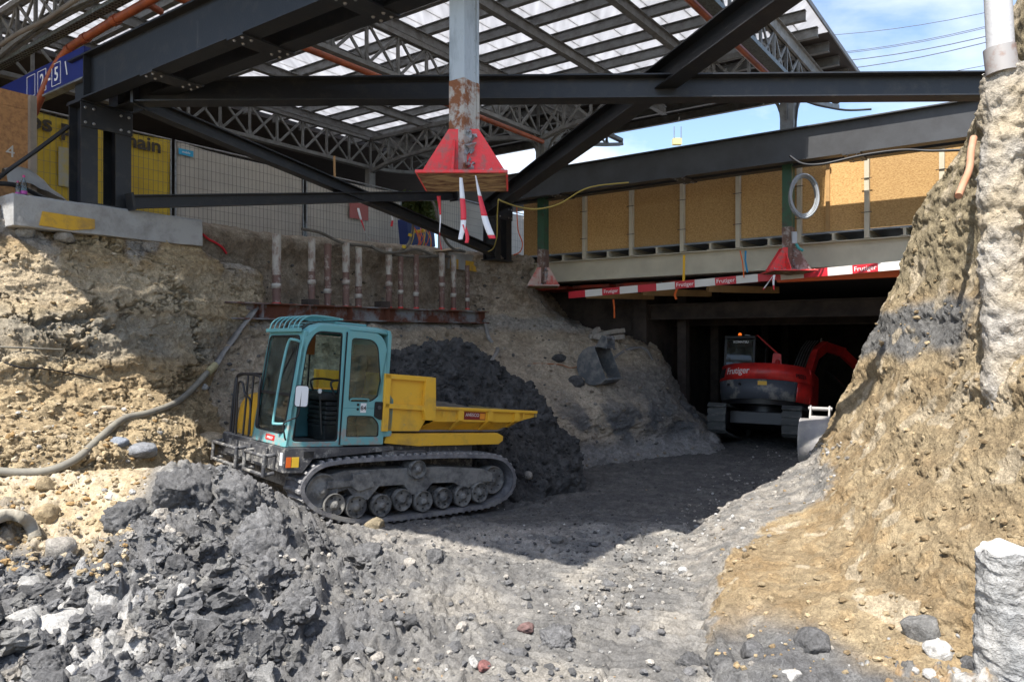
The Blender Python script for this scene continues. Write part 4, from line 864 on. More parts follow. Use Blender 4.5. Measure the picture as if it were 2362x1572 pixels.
# ---- warning tapes
mtr=plain('tape red',(.70,.03,.05),.45);mtw=plain('tape white',(.78,.78,.80),.45)
def tape(label,pts,w_,seg,name='warning_tape',grp='red and white tapes hanging from the footings',first=0):
    q=cat([P(*a) for a in pts],10);t=thing(name,label,'tape',q[0],group=grp)
    acc=0;cur=[q[0]];k=first;tw=random.random()*3
    def flush(c,k):
        if len(c)<2:return
        vs=[];
        for i,p in enumerate(c):
            ang=tw+p[2]*2.2;ww=w_/2*(0.45+.55*abs(math.cos(ang*1.3)));d=V(math.cos(ang)*.9,math.sin(ang)*.5,0)*ww;vs+=[p-d,p+d]
        m=MB();m.add(vs,[(2*i,2*i+1,2*i+3,2*i+2) for i in range(len(c)-1)],True);o=m.build('red_band' if k%2 else 'white_band',mtr if k%2 else mtw,t,world=True);md=o.modifiers.new('t','SOLIDIFY');md.thickness=.002
    for i in range(1,len(q)):
        acc+=np.linalg.norm(q[i]-q[i-1]);cur.append(q[i])
        if acc>seg: flush(cur,k);cur=[q[i]];k+=1;acc=0
    flush(cur,k);return t
tape('left warning tape hanging below the red footing',[(1012,452,7.9),(1016,500,7.9),(1014,540,7.9),(1018,576,7.9)],.075,.19,first=1)
tape('middle warning tape with a forked end below the red footing',[(1063,410,6.95),(1066,450,6.95),(1069,490,6.95),(1068,522,6.95),(1063,545,6.95),(1062,552,6.95)],.06,.19)
tape('short red tape strand split off the middle warning tape',[(1070,518,6.95),(1076,535,6.95),(1078,550,6.95),(1076,560,6.95)],.04,.30,first=1)
tape('right warning tape slanting below the red footing',[(1097,405,6.95),(1104,440,6.95),(1113,480,6.95),(1122,515,6.95),(1136,550,6.95)],.075,.19)
tape('short white tape hanging straight below the right footing',[(1786,634,14.8),(1784,650,14.8),(1785,668,14.8)],.05,.2,grp='tapes on the right footing')
tape('short white tape slanting below the right footing',[(1783,636,14.8),(1772,652,14.8),(1760,668,14.8)],.05,.3,grp='tapes on the right footing')
tape('slack warning tape hanging on the grey fence fabric',[(826,480,17.5),(834,510,17.4),(848,545,17.2),(866,555,17.0),(882,556,16.9)],.07,.3,grp='tapes on the fence')
tape('short red tape tied near the right edge of the fence fabric',[(900,490,18.4),(905,505,18.4),(903,522,18.4)],.07,.2,grp='tapes on the fence')
# ---- bottles, tarp, stick, scrap timber
mbot=glassmat('bottle plastic',(.75,.85,.95),rough=.08,dirt=.12)
for i,(x,y,s) in enumerate(((55,442,1.0),(41,440,.72))):
    c=PB(x,y,11.75);c[2]=4.45 if i==0 else 4.44
    t=thing('water_bottle',['taller clear water bottle with a pink label standing on the kerb','shorter clear water bottle standing on the kerb'][i],'bottle',c)
    MB().lathe([(.035*s,0),(.042*s,.02),(.042*s,.17*s),(.028*s,.215*s),(.014*s,.25*s),(.014*s,.275*s)],c,(0,0,1),14).build('body',mbot,t,world=True)
    MB().lathe([(.017*s,.27*s),(.017*s,.30*s)],c,(0,0,1),10).build('cap',plain('cap',(.6,.05,.2),.4),t,world=True);MB().lathe([(.0435*s,.03*s),(.0435*s,.075*s)],c,(0,0,1),14).build('label',plain('bottle label',(.5,.08,.35),.5),t,world=True)
m=MB();vs=[]
for i in range(14):
    for j in range(8):
        vs.append(W(4.5+i*.11,12.55+j*.05,4.5+.55*math.exp(-((i-2)/5)**2)*(1-(j/7-.5)**2*2)+.05*random.random()))
m.add(vs,[(i*8+j,i*8+8+j,i*8+9+j,i*8+j+1) for i in range(13) for j in range(7)],True);tag(m.build('plastic_sheet',mat('crumpled sheet',(.36,.36,.35),.5)),'crumpled grey plastic sheet heaped behind the left steel post','plastic sheet')
tag(MB().bar(PB(771,360,14.9),PB(772,410,14.9),.05,.03,AX).build('timber_stake',mat('stake',(.55,.33,.16),.7)),'pale timber stake sticking up behind the diagonal brace','stake')
tag(MB().bar(PB(1014,578,11.9),PB(1052,572,12.6),.35,.012).build('wood_offcut',mat('offcut',(.55,.42,.28),.8)),'thin pale board lying on the hoses above the wall pipes','board')
# light grey distant lamp sign and wires in the sky
for i,(y0,y1) in enumerate(((75,-10),(118,12),(121,16),(138,38),(158,46),(190,118),(222,158))):
    x0,x1=(1880,2330);a=P(x0,y0+8,40);b=P(x1+300,y1-62+ (0),34)
    q=[a+(b-a)*t_+V(0,0,-.6*4*t_*(1-t_)) for t_ in np.linspace(0,1,12)]
    tag(MB().tube(q,.018 if i not in(3,4) else .026,5).build('overhead_wire',plain('wire',(.10,.12,.17),.5)),'overhead railway wire against the sky, number order from the top: '+['highest','second','third','fourth','fifth','sixth','lowest'][i],'overhead wire','overhead wires in the sky')
q=[P(900+i*90,358-i*12.5+2*math.sin(i),38) for i in range(11)];tag(MB().tube(q,.02,5).build('overhead_wire',plain('wire2',(.10,.12,.17),.5)),'overhead railway wire seen below the canopy, left of the green column','overhead wire','overhead wires in the sky')
t=thing('platform_indicator','small pale yellow box hung from a wire behind the girders','indicator',P(1563,330,34));MB().box(P(1553,318,34),P(1573,332,34)+V(0,.3,0)).build('box',plain('pale yellow',(.62,.55,.25),.6),t,world=True)
for x in (1555,1571): MB().tube([P(x,318,34),P(x,292,34)],.02,5).build('hanger',mtube,t,world=True)
# ============================================================= CRAWLER DUMPER
def pose(pxx,pyy,Y,th,pitch,roll=0):
    th,pi,ro=R(th),R(pitch),R(roll);O=P(pxx,pyy,Y)
    eu=V(math.cos(th)*math.cos(pi),math.sin(th)*math.cos(pi),-math.sin(pi));ev=V(-math.sin(th),math.cos(th),0.)
    ev=ev*math.cos(ro)+np.cross(eu,ev)*math.sin(ro);ew=np.cross(eu,ev)
    M=Matrix(((eu[0],ev[0],ew[0],O[0]),(eu[1],ev[1],ew[1],O[1]),(eu[2],ev[2],ew[2],O[2]),(0,0,0,1)));return M
dm=thing('crawler_dumper','teal and yellow tracked dumper with an empty cab standing on the dark clay','tracked dumper',M=pose(650,1190,9.3,41,4.5))
mteal=mat('teal paint',(.14,.37,.385),.36,col2=(.18,.35,.345),scale=2.2,lo=.5,hi=.8,bump=.05,mud=((.30,.29,.265),1.35,.25))
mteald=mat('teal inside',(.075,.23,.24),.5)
myel2=mat('yellow paint',(.76,.43,.035),.42,col2=(.45,.27,.06),scale=2.5,lo=.52,hi=.75,bump=.05,mud=((.30,.27,.22),.85,.25))
mchs=mat('chassis dark',(.055,.056,.062),.55,mud=((.27,.26,.24),1.0,.2),col2=(.17,.165,.16),scale=3,lo=.5,hi=.72,bump=.1)
mrub=mat('dusty rubber',(.11,.11,.12),.75,mud=((.22,.215,.20),.2,.3),col2=(.24,.235,.24),scale=4,lo=.42,hi=.65,bump=.3)
mmud=mat('mud caked steel',(.24,.235,.22),.95,col2=(.10,.10,.10),scale=5,lo=.42,hi=.62,bump=.9,bscale=25)
mmud2=mat('mud caked wheel',(.19,.185,.17),.9,col2=(.06,.06,.06),scale=7,lo=.45,hi=.6,bump=.7,bscale=25)
mglass=glassmat('cab glass',(.84,.95,.90),dirt=.07);mseal=plain('rubber seal',(.012,.012,.013),.7);mseat=mat('seat vinyl',(.018,.020,.022),.5,col2=(.06,.06,.06),scale=6,lo=.5,hi=.7)
mwht=plain('white sticker',(.75,.75,.75),.5);mmir=plain('mirror face',(.8,.8,.8),.08,.9)
# tracks
TO=[(.24,.28),(.30,.47),(.48,.62),(.80,.675),(1.5,.70),(2.3,.712),(3.0,.70),(3.56,.655),(3.84,.47),(3.91,.24),(3.78,.03),(3.42,-.10),(2.9,-.135),(2.3,-.165),(1.6,-.18),(1.1,-.165),(.76,-.09),(.42,.06)]
def resample(pts,n):
    q=np.array(cat(pts,10,True));q=np.vstack([q,q[:1]]);d=np.r_[0,np.cumsum(np.linalg.norm(np.diff(q,axis=0),axis=1))];t=np.linspace(0,d[-1],n,endpoint=False)
    return np.stack([np.interp(t,d,q[:,0]),np.interp(t,d,q[:,1])],1)
lug0=None
mlug=mat('lightened dusty lug',(.27,.265,.265),.85,col2=(.13,.13,.135),scale=6,lo=.45,hi=.6)  # dust tone, lightened in colour to stand in for light on the track top
for (v0,v1) in ((0,.48),(1.86,2.34)):
    ro=resample([V(*p) for p in TO],130);tn=np.roll(ro,-1,0)-np.roll(ro,1,0);tn/=np.linalg.norm(tn,axis=1)[:,None];nm=np.stack([-tn[:,1],tn[:,0]],1)
    cen=ro.mean(0)
    if ((ro-cen)*nm).sum()<0:nm=-nm
    ri=ro-nm*.045
    belt=MB().ring([tuple(p) for p in ro],[tuple(p) for p in ri],v0,v1).build('rubber_track',mrub,dm)
    # raised rim along both edges of the belt
    rr=ro+nm*.012
    for e0,e1 in ((v0-.006,v0+.02),(v1-.02,v1+.006)):
        MB().ring([tuple(p) for p in rr],[tuple(p) for p in ri],e0,e1).build('belt_edge',mrub,belt)
    lg=resample([V(*p) for p in TO],66);tg=np.roll(lg,-1,0)-np.roll(lg,1,0);tg/=np.linalg.norm(tg,axis=1)[:,None]
    if lug0 is None:
        b=MB();b.add([(-.02,.012,0),(.03,.012,0),(.05,.24,0),(0,.24,0),(-.02,.47,0),(.03,.47,0),(-.012,.012,.036),(.022,.012,.036),(.042,.24,.036),(.008,.24,.036),(-.012,.47,.036),(.022,.47,.036)],
          [(0,1,2,3),(3,2,5,4),(6,9,8,7),(9,10,11,8),(0,6,7,1),(4,5,11,10),(1,7,8,2),(2,8,11,5),(0,3,9,6),(3,4,10,9)]);lug0=b.build('tread_lug',mlug,belt);proto=lug0
    for i in range(66):
        o=lug0 if (i==0 and v0==0) else proto.copy()
        if o is not lug0 or v0!=0: 
            if o is not lug0: COL.objects.link(o)
        o.parent=belt;x=V(tg[i][0],0,tg[i][1]);z=V(-tg[i][1],0,tg[i][0])
        if (lg[i]-cen)@V(z[0],z[2])<0: z=-z
        y=np.cross(z,x);M=Matrix((Vector(x),Vector(y),Vector(z))).transposed().to_4x4()
        if y[1]<0: x=-x;y=np.cross(z,x);M=Matrix((Vector(x),Vector(y),Vector(z))).transposed().to_4x4()
        M.translation=Vector((lg[i][0],v0,lg[i][1]));o.matrix_local=M
    inner=v0+.10 if v0==0 else v1-.10;side=1 if v0==0 else -1
    fr=[(.55,.28),(.62,.47),(.9,.53),(1.6,.53),(2.5,.53),(3.3,.47),(3.5,.40),(3.5,.26),(3.15,.25),(3.0,.16),(2.75,.28),(2.35,.29),(2.20,.14),(2.0,.14),(1.85,.29),(1.45,.29),(1.28,.11),(1.1,.12),(.95,.28),(.75,.22)]
    MB().prism(fr,lambda u,w_:(u,v0+.09,w_),lambda u,w_:(u,v0+.39,w_)).build('track_frame',mmud,dm,.01)
    def wheel(nm_,u,w_,r,vf,wd,hub=.045,holes=5,m=mmud2):
        s=-side;c=V(u,vf,w_)
        o=MB();o.lathe([(r*.86,wd),(r,wd*.98),(r,0.0),(r*.93,-.004),(r*.90,.018),(r*.45,.03),(r*.40,.012),(r*.18,.0),(r*.001,-.004)],c,(0,1,0) if side==1 else (0,-1,0),24);q=o.build(nm_,m,dm)
        h_=MB();h_.lathe([(hub,.03),(hub,-.012),(hub*.5,-.022)],c,(0,1,0) if side==1 else (0,-1,0),12);h_.build('hub',mmud,q)
        for k_ in range(holes):
            a=2*math.pi*k_/holes+u;MB().lathe([(.014,0),(.014,.004)],c+V(math.cos(a)*r*.66,side*.016,math.sin(a)*r*.66),(0,-1,0) if side==1 else (0,1,0),8).build('bolt_hole',mseal,q)
        return q
    for i,(u,w_) in enumerate(((.74,.10),(1.07,.055),(1.47,.045),(1.81,.10),(2.17,.06),(2.53,.085),(2.89,.09),(3.22,.13))):
        wheel('road_wheel',u,w_-.015,.155,v0+.02 if v0==0 else v1-.02,.12)
        wheel('inner_wheel',u+.02,w_-.015,.15,(v0+.28) if v0==0 else v1-.28,.12,holes=0)
    wheel('carrier_roller',2.02,.515,.135,v0-.01 if v0==0 else v1+.01,.3,holes=0)
    wheel('idler_wheel',.56,.27,.235,v0+.06 if v0==0 else v1-.06,.3,holes=0,m=mmud)
    wheel('drive_sprocket',3.55,.28,.22,v0+.12 if v0==0 else v1-.12,.22,holes=6,m=mmud)
    MB().prism([(.62,.30),(.63,.40),(1.0,.40),(1.0,.48),(1.25,.50),(1.35,.30),(1.1,.24),(.98,.32)],lambda u,w_:(u,v0+.05,w_),lambda u,w_:(u,v0+.089,w_)).build('tensioner',mmud,dm,.006)
# chassis
MB().box((.35,.5,.25),(3.4,1.84,.62)).build('undercarriage',mchs,dm,.01)
MB().pu([(0,.53),(.26,.52),(.40,.70),(1.62,.79),(1.62,.845),(0,.845)],.06,.62).build('deck_side',mchs,dm,.008)
MB().pu([(0,.53),(.26,.52),(.40,.70),(1.62,.79),(1.62,.842),(0,.842)],.622,2.26).build('deck',mchs,dm,.008)
MB().box((.01,1.2,.845),(.95,2.24,.862)).build('step_plate',mat('worn tread plate',(.30,.30,.30),.6,col2=(.12,.12,.12),scale=9),dm)
for v in (.55,1.1,1.6): MB().box((-.035,v,.56),(-.002,v+.42,.80)).build('front_panel',mchs,dm,.008)
for (va,vb) in ((.30,.95),(1.25,2.15)):
    MB().tube(rpoly3:=[V(-.02,va,.74),V(-.16,va,.72),V(-.16,vb,.72),V(-.02,vb,.74)],.026,8).build('guard_tube',mchs,dm)
    MB().tube([V(-.02,va,.50),V(-.16,va,.48),V(-.16,vb,.48),V(-.02,vb,.50)],.026,8).build('guard_tube',mchs,dm)
    for v in (va,vb): MB().tube([V(-.16,v,.74),V(-.16,v,.46)],.026,8).build('guard_tube',mchs,dm)
MB().box((.03,.052,.60),(.095,.06,.73)).build('indicator_lamp',plain('orange lens',(.75,.14,.02),.25),dm);MB().box((.105,.052,.60),(.20,.06,.73)).build('warning_sticker',plain('yellow sticker',(.75,.48,.04),.5),dm)
MB().box((.262,.053,.72),(.40,.06,.80)).build('step_hole',mseal,dm)
MB().box((-.012,.10,.62),(.0,.16,.78)).build('front_sticker',mwht,dm)
# railing on the far front corner
mrl=plain('railing black',(.02,.02,.024),.4)
rl=MB();rl.tube(cat([V(.05,1.98,.86),V(.05,2.0,1.55),V(.06,1.97,1.72),V(.07,1.6,1.74),V(.07,1.25,1.73),V(.06,1.14,1.68),V(.05,1.13,1.5),V(.08,1.16,.86)],5),.019,8)
rl.tube([V(.06,1.62,.86),V(.07,1.62,1.73)],.016,8);rl.tube([V(.06,1.42,.86),V(.07,1.42,1.73)],.016,8);rl.tube(cat([V(.1,2.22,.86),V(.12,2.24,1.5),V(.2,2.22,1.72),V(.75,2.2,1.73),V(.9,2.2,1.6),V(.9,2.2,.86)],5),.018,8);rl.tube(cat([V(.02,1.78,.86),V(0.0,1.80,1.5),V(.0,1.74,1.62),V(.0,1.62,1.6),V(.02,1.56,1.45),V(.04,1.40,1.36),V(.05,1.36,.9)],5),.016,8)
rl.build('railing',mrl,dm)
# cab
v0,v1=.12,1.22
oc=rpoly([(.03,.85),(.17,2.30),(.40,2.47),(1.46,2.47),(1.53,.97),(1.50,.85)],[.04,.26,.30,.06,.02,.04],5)
def hole(pts,r): return rpoly(pts,r,5)
side_o=[(.03,.85),(.17,2.30),(.40,2.47),(.80,2.475),(.80,.85)]
so_=rpoly([(.03,.85),(.155,2.22),(.36,2.475),(.84,2.478),(.86,.85)],[.03,.25,.3,.01,.01],5)
si_=rpoly([(.12,.92),(.235,2.18),(.35,2.38),(.735,2.385),(.765,.92)],[.06,.2,.22,.04,.06],5)
MB().ring(so_,si_,v0,v0+.05).build('door_frame',mteal,dm,.012)
MB().ring(si_,[(u*.965+.017,w_*.975+.04) for u,w_ in si_],v0+.008,v0+.04).build('door_seal',mseal,dm)
# sliding door parked behind, slightly proud
do=rpoly([(.80,.87),(.80,2.42),(1.42,2.42),(1.455,.87)],[.03,.03,.14,.03],5);
def split(poly): return poly
dopen1=rpoly([(.87,1.46),(.86,2.33),(1.27,2.33),(1.385,1.60),(1.24,1.46)],[.05,.06,.17,.06,.10],5)
dopen2=rpoly([(.87,.98),(.87,1.27),(1.26,1.27),(1.375,1.17),(1.38,.98)],[.03,.04,.04,.07,.04],5)
# door skin built from bars round two windows
dd=MB()
def panelholes(mb,outer_box,holes,va,vb):
    pass
top=rpoly([(.80,1.375),(.80,2.42),(1.42,2.42),(1.44,1.375)],[.01,.03,.14,.01],5)
top=rpoly([(.80,1.375),(.80,2.42),(1.30,2.42),(1.42,2.25),(1.445,1.375)],[.01,.03,.1,.1,.01],5)
MB().ring(top,dopen1,v0-.03,v0+.012).build('door_upper',mteal,dm,.008)
bot=rpoly([(.80,.87),(.80,1.373),(1.38,1.373),(1.447,1.373),(1.46,.87)],[.02,.01,.01,.01,.02],5)
MB().ring(bot,dopen2,v0-.03,v0+.012).build('door_lower',mteal,dm,.008)
MB().ring(dopen1,[(1.10+(u-1.10)*.965,1.9+(w_-1.9)*.975) for u,w_ in dopen1],v0-.022,v0).build('window_seal',mseal,dm)
MB().ring(dopen2,[(1.12+(u-1.12)*.96,1.12+(w_-1.12)*.93) for u,w_ in dopen2],v0-.022,v0).build('window_seal',mseal,dm)
MB().pu([(1.10+(u-1.10)*.99,1.9+(w_-1.9)*.99) for u,w_ in dopen1],v0-.014,v0-.010).build('window_glass',mglass,dm)
MB().pu([(1.12+(u-1.12)*.99,1.12+(w_-1.12)*.99) for u,w_ in dopen2],v0-.014,v0-.010).build('window_glass',mglass,dm)
MB().pu(rpoly([(1.28,1.26),(1.28,1.47),(1.41,1.47),(1.42,1.22),(1.36,1.22)],.02,3),v0-.044,v0-.031).build('door_lock',mseal,dm)
MB().lathe([(.03,0),(.03,.012)],(1.35,v0-.044,1.39),(0,-1,0),12).build('lock_ring',mchs,dm)
MB().box((1.06,v0-.034,1.315),(1.15,v0-.031,1.445)).build('number_sticker',mwht,dm)
text(dm,'84',.085,frame((1.105,v0-.036,1.375),(1,0,0),(0,0,1)),mtxt,bold=.001)
for z in (1.36,1.42): MB().lathe([(.019,0),(.019,.006)],(1.02,v0-.03,z),(0,-1,0),10).build('plug',mseal,dm)
MB().tube(cat([V(.90,v0-.03,1.47),V(.91,v0-.06,1.50),V(1.15,v0-.06,1.50),V(1.17,v0-.03,1.47)],4),.010,6).build('door_handle',mteal,dm)
MB().pu([(.785,.88),(.785,2.40),(.797,2.40),(.797,.88)],v0-.02,v0+.04).build('door_gap',mseal,dm)
# rear pillar, roof, other sides
MB().pu(rpoly([(1.44,.97),(1.44,2.475),(1.475,2.478),(1.50,2.40),(1.50,1.62),(1.60,1.5),(1.60,.99)],[.01,.01,.02,.03,.02,.02,.02],3),v0-.01,v0+.10).build('rear_pillar',mteal,dm,.008)
MB().box((1.44,v0+.10,.86),(1.50,v1,1.55)).build('back_panel',mteald,dm);MB().box((1.44,v0+.10,2.28),(1.50,v1,2.46)).build('back_header',mteald,dm)
MB().box((1.465,v0+.12,1.55),(1.47,v1-.06,2.28)).build('rear_glass',mglass,dm)
MB().box((1.44,v1-.07,.86),(1.50,v1,2.46)).build('rear_pillar',mteald,dm)
rf=MB();rv=[]
for (u,w_) in [(.20,2.36),(.30,2.44),(.44,2.485),(.8,2.50),(1.3,2.50),(1.49,2.485)]:
    for f_,dz in ((0,-.06),(.04,-.012),(.12,.012),(.5,.028),(.88,.012),(.96,-.012),(1,-.06)): rv.append((u,v0-.004+(v1-v0+.01)*f_,w_+dz))
rf.add(rv,[(i*7+j,i*7+j+1,i*7+8+j,i*7+7+j) for i in range(5) for j in range(6)],True);ro_=rf.build('roof',mteal,dm);md=ro_.modifiers.new('t','SOLIDIFY');md.thickness=.04
MB().box((.75,.40,2.515),(1.25,.95,2.55)).build('roof_hatch',mteal,dm,.012)
MB().pu([(.22,2.385),(.36,2.475),(.66,2.507),(.66,2.512),(.34,2.485),(.20,2.392)],v0+.14,v1-.14).build('roof_window',plain('dark roof glass',(.015,.017,.02),.15),dm)
gr=MB()
for i in range(7):
    v=v0+.10+i*(v1-v0-.2)/6;MB().tube(cat([V(.13,v,2.39),V(.17,v,2.50),V(.30,v,2.575),V(.55,v,2.585),V(.72,v,2.575)],4),.012,6).build('roof_guard_bar',mteal,dm)
MB().bar(V(.13,v0+.03,2.375),V(.13,v1-.02,2.375),.05,.05).build('roof_guard_rail',mteal,dm,.006);MB().bar(V(.73,v0+.06,2.57),V(.73,v1-.06,2.57),.05,.025).build('roof_guard_rail',mteal,dm)
# front: frame (in the raked plane) and glass
def fr_(v,w_,o=0): u=.03+(w_-.85)*(.14/1.45);return V(u-o,v,w_)
fo=[(v0,.85),(v0,2.37),(v1,2.37),(v1,.85)];fi=[(v0+.11,1.02),(v0+.085,2.30),(v1-.05,2.30),(v1-.05,1.02)]
m=MB();N4=[fr_(*p,.0) for p in rpoly(fo,.02,4)]+[fr_(*p,.0) for p in rpoly(fi,.09,4)]+[fr_(*p,-.05) for p in rpoly(fo,.02,4)]+[fr_(*p,-.05) for p in rpoly(fi,.09,4)];n=20
m.add(N4,[f for k_ in range(n) for f in ((k_,(k_+1)%n,n+(k_+1)%n,n+k_),(k_,2*n+k_,2*n+(k_+1)%n,(k_+1)%n),(n+k_,n+(k_+1)%n,3*n+(k_+1)%n,3*n+k_),(2*n+k_,3*n+k_,3*n+(k_+1)%n,2*n+(k_+1)%n))]);m.build('front_frame',mteal,dm,.008)
g=MB();gp=rpoly(fi,.09,4);g.add([fr_(*p,-.015) for p in gp]+[fr_(*p,-.020) for p in gp],[tuple(range(20)),tuple(range(20,40))[::-1]]+[(i,(i+1)%20,20+(i+1)%20,20+i) for i in range(20)]);g.build('windscreen',mglass,dm)
MB().bar(fr_(v0+.09,1.52,.004),fr_(v1-.05,1.52,.004),.03,.035).build('windscreen_bar',mseal,dm)
m=MB();m.tube([fr_(*p,.003) for p in gp]+[fr_(*gp[0],.003)],.012,6,False);m.build('windscreen_seal',mseal,dm)
MB().tube(cat([fr_(v0+.04,2.22,.02),fr_(v0+.05,2.24,.10),fr_(v0+.16,2.20,.12),fr_(v0+.2,1.8,.13),fr_(v0+.2,1.2,.13),fr_(v0+.17,1.14,.11),fr_(v0+.05,1.15,.02)],5),.018,8).build('grab_handle',mteal,dm)
MB().tube([fr_(v0+.15,2.1,.03),fr_(v0+.42,1.70,.035)],.010,6).build('wiper',mseal,dm)
text(dm,'AVESCO',.05,frame(fr_(v0+.5,.93,.008),(0,-1,0),(.1,0,1)),mwht);MB().hexa([fr_(v0+.36,.90,.001),fr_(v0+.64,.90,.001),fr_(v0+.64,.90,.006),fr_(v0+.36,.90,.006),fr_(v0+.36,.97,.001),fr_(v0+.64,.97,.001),fr_(v0+.64,.97,.006),fr_(v0+.36,.97,.006)]).build('maker_sticker',plain('sticker red',(.55,.02,.02),.4),dm)
# far side wall
MB().ring(rpoly([(.03,.85),(.155,2.22),(.36,2.46),(1.44,2.46),(1.48,.85)],[.03,.2,.25,.02,.02],5),rpoly([(.16,1.58),(.23,2.15),(.36,2.38),(1.36,2.38),(1.38,1.58)],[.05,.15,.2,.05,.05],5),v1-.04,v1).build('far_side',mteald,dm)
MB().pu([(.17,1.6),(.24,2.16),(.37,2.37),(1.35,2.37),(1.37,1.6)],v1-.022,v1-.018).build('far_glass',mglass,dm)
MB().bar(V(.78,v1-.05,1.58),V(.78,v1-.05,2.38),.014,.02).build('window_divider',mseal,dm)
MB().box((.05,v0+.04,.86),(1.44,v1-.04,.885)).build('cab_floor',mat('cab floor',(.20,.20,.19),.8,col2=(.35,.34,.32),scale=8),dm)
MB().box((.68,v1-.075,2.08),(.84,v1-.045,2.36)).build('sunblind_sticker',plain('brown sticker',(.30,.09,.02),.5),dm)
# seat and levers
MB().pu(rpoly([(.72,.89),(.70,1.12),(1.22,1.12),(1.24,.89)],.04,3),v0+.30,v0+.80).build('seat_base',mseat,dm,.01)
for i in range(5):
    z=1.12+i*.065;MB().pu(rpoly([(.70,z),(.70,z+.055),(1.18,z+.055),(1.18,z)],.027,4),v0+.28-.01*(i%2),v0+.82+.01*(i%2)).build('seat_bellows',mseat,dm,.01)
MB().pu(rpoly([(.58,1.45),(.56,1.54),(.75,1.57),(1.2,1.54),(1.2,1.44)],.04,4),v0+.26,v0+.82).build('seat_cushion',mseat,dm,.03)
MB().pu(rpoly([(1.10,1.5),(1.18,2.10),(1.28,2.12),(1.32,2.05),(1.27,1.5)],.05,4),v0+.28,v0+.80).build('backrest',mseat,dm,.03)
for v in (v0+.22,v0+.84):
    MB().tube(cat([V(.80,v,1.52),V(.72,v,1.70),V(.88,v,1.74),V(1.1,v,1.72)],4),.016,6).build('armrest',mseat,dm)
MB().tube([V(.62,v0+.2,1.0),V(.56,v0+.2,1.55)],.014,6).build('lever',mseat,dm);MB().lathe([(.02,0),(.03,.03),(.02,.06)],(.555,v0+.2,1.55),(0,0,1),10).build('lever_knob',mwht,dm)
MB().box((.16,v0+.55,.9),(.42,v0+1.0,1.45)).build('console',mseat,dm,.02);MB().box((.50,v1-.25,.9),(1.3,v1-.06,1.50)).build('side_console',mteald,dm,.02)
# mirror
MB().tube(cat([V(.02,v0-.02,.95),V(-.02,v0-.07,1.0),V(-.05,v0-.08,1.16),V(.02,v0-.14,1.22),V(.10,v0-.17,1.3),V(.12,v0-.17,1.72)],5),.011,6).build('mirror_arm',mseal,dm)
m_=pose(0,0,0,0,0);mm=MB();Mf=Matrix.Translation((.12,v0-.18,1.52))@Matrix.Rotation(R(-22),4,'Z')
mh=MB().add([(0,0,0)],[]);
mp_l=rpoly([(-.085,-.14),(-.085,.14),(.085,.14),(.085,-.14)],.04,4)
a=MB().prism(mp_l,lambda p,q:tuple(Mf@Vector((p,0,q))),lambda p,q:tuple(Mf@Vector((p*.8,.05,q*.8))));mo=a.build('mirror',mseal,dm)
MB().prism([(p*.92,q*.93) for p,q in mp_l],lambda p,q:tuple(Mf@Vector((p,-.004,q))),lambda p,q:tuple(Mf@Vector((p,-.001,q)))).build('mirror_glass',mwht,mo)
# engine hood beyond the cab
MB().pu(rpoly([(.12,.86),(.16,1.32),(.30,1.46),(1.38,1.5),(1.38,.86)],[.02,.1,.1,.05,.02],4),v1+.03,v1+.85).build('engine_hood',myel2,dm,.02)
for i in range(8): MB().box((.45+i*.1,v1+.02,1.05),(.50+i*.1,v1+.028,1.35)).build('hood_slot',mseal,dm)
# skip
sk=MB()
vn,vf=.06,2.26
def side_wall(sv,inn,nm_):
    s=1 if inn>sv else -1
    # tall front part, flat outer panel
    t_=.02*s
    MB().pu([(1.44,1.06),(1.40,1.87),(2.25,1.85),(2.29,1.40),(2.06,1.06)],sv+.05*s,sv+.05*s+t_).build('skip_side_front',myel2,dm)
    for pl_ in ([(1.40,1.80),(1.40,1.87),(2.20,1.855),(2.20,1.785)],[(1.43,1.385),(1.43,1.45),(2.12,1.43),(2.12,1.36)],[(1.41,1.06),(1.40,1.87),(1.50,1.87),(1.50,1.06)]):
        MB().pu(pl_,sv+.05*s,sv-.01*s).build('skip_rib',myel2,dm,.005)
    MB().pu([(2.08,1.36),(2.08,1.855),(2.25,1.85),(2.29,1.38),(2.29,1.22),(2.12,1.22)],sv+.05*s,sv-.03*s).build('corner_post',myel2,dm,.006)
    # low side: sloping skin, top rail, ribs
    m=MB();m.hexa([(2.06,inn,1.06),(3.72,inn,1.06),(4.30,sv+.03*s,1.30),(2.29,sv+.03*s,1.20),(2.06,inn+t_,1.06),(3.72,inn+t_,1.06),(4.30,sv+.03*s+t_,1.30),(2.29,sv+.03*s+t_,1.20)]);m.build('skip_skin',myel2,dm)
    MB().pu([(2.29,1.20),(2.29,1.41),(4.33,1.375),(4.33,1.29),(3.9,1.20)],sv+.03*s,sv+.045*s).build('skip_side_rear',myel2,dm)
    MB().bar(V(2.29,sv+.01*s,1.405),V(4.35,sv+.01*s,1.37),.07,.045).build('top_rail',myel2,dm,.008)
    for u in (2.72,3.30,3.86):
        k_=1.06+max(0,(u-3.72))*.3
        m=MB();m.hexa([(u,inn-.05*s,k_),(u+.06,inn-.05*s,k_),(u+.06,inn+.01*s,k_),(u,inn+.01*s,k_),(u+.0,sv-.02*s,1.22),(u+.10,sv-.02*s,1.22),(u+.10,sv+.05*s,1.22),(u,sv+.05*s,1.22)]);m.build('skip_rib',myel2,dm,.004)
        MB().pu([(u,1.22),(u,1.385),(u+.10,1.383),(u+.10,1.22)],sv+.03*s,sv-.02*s).build('skip_rib',myel2,dm,.004)
    for u in (2.45,4.05): MB().tube([V(u,sv-.01*s,1.27),V(u,sv-.02*s,1.35)],.012,6).build('tie_hook',myel2,dm)
side_wall(vn,.30,'n');side_wall(vf,2.02,'f')
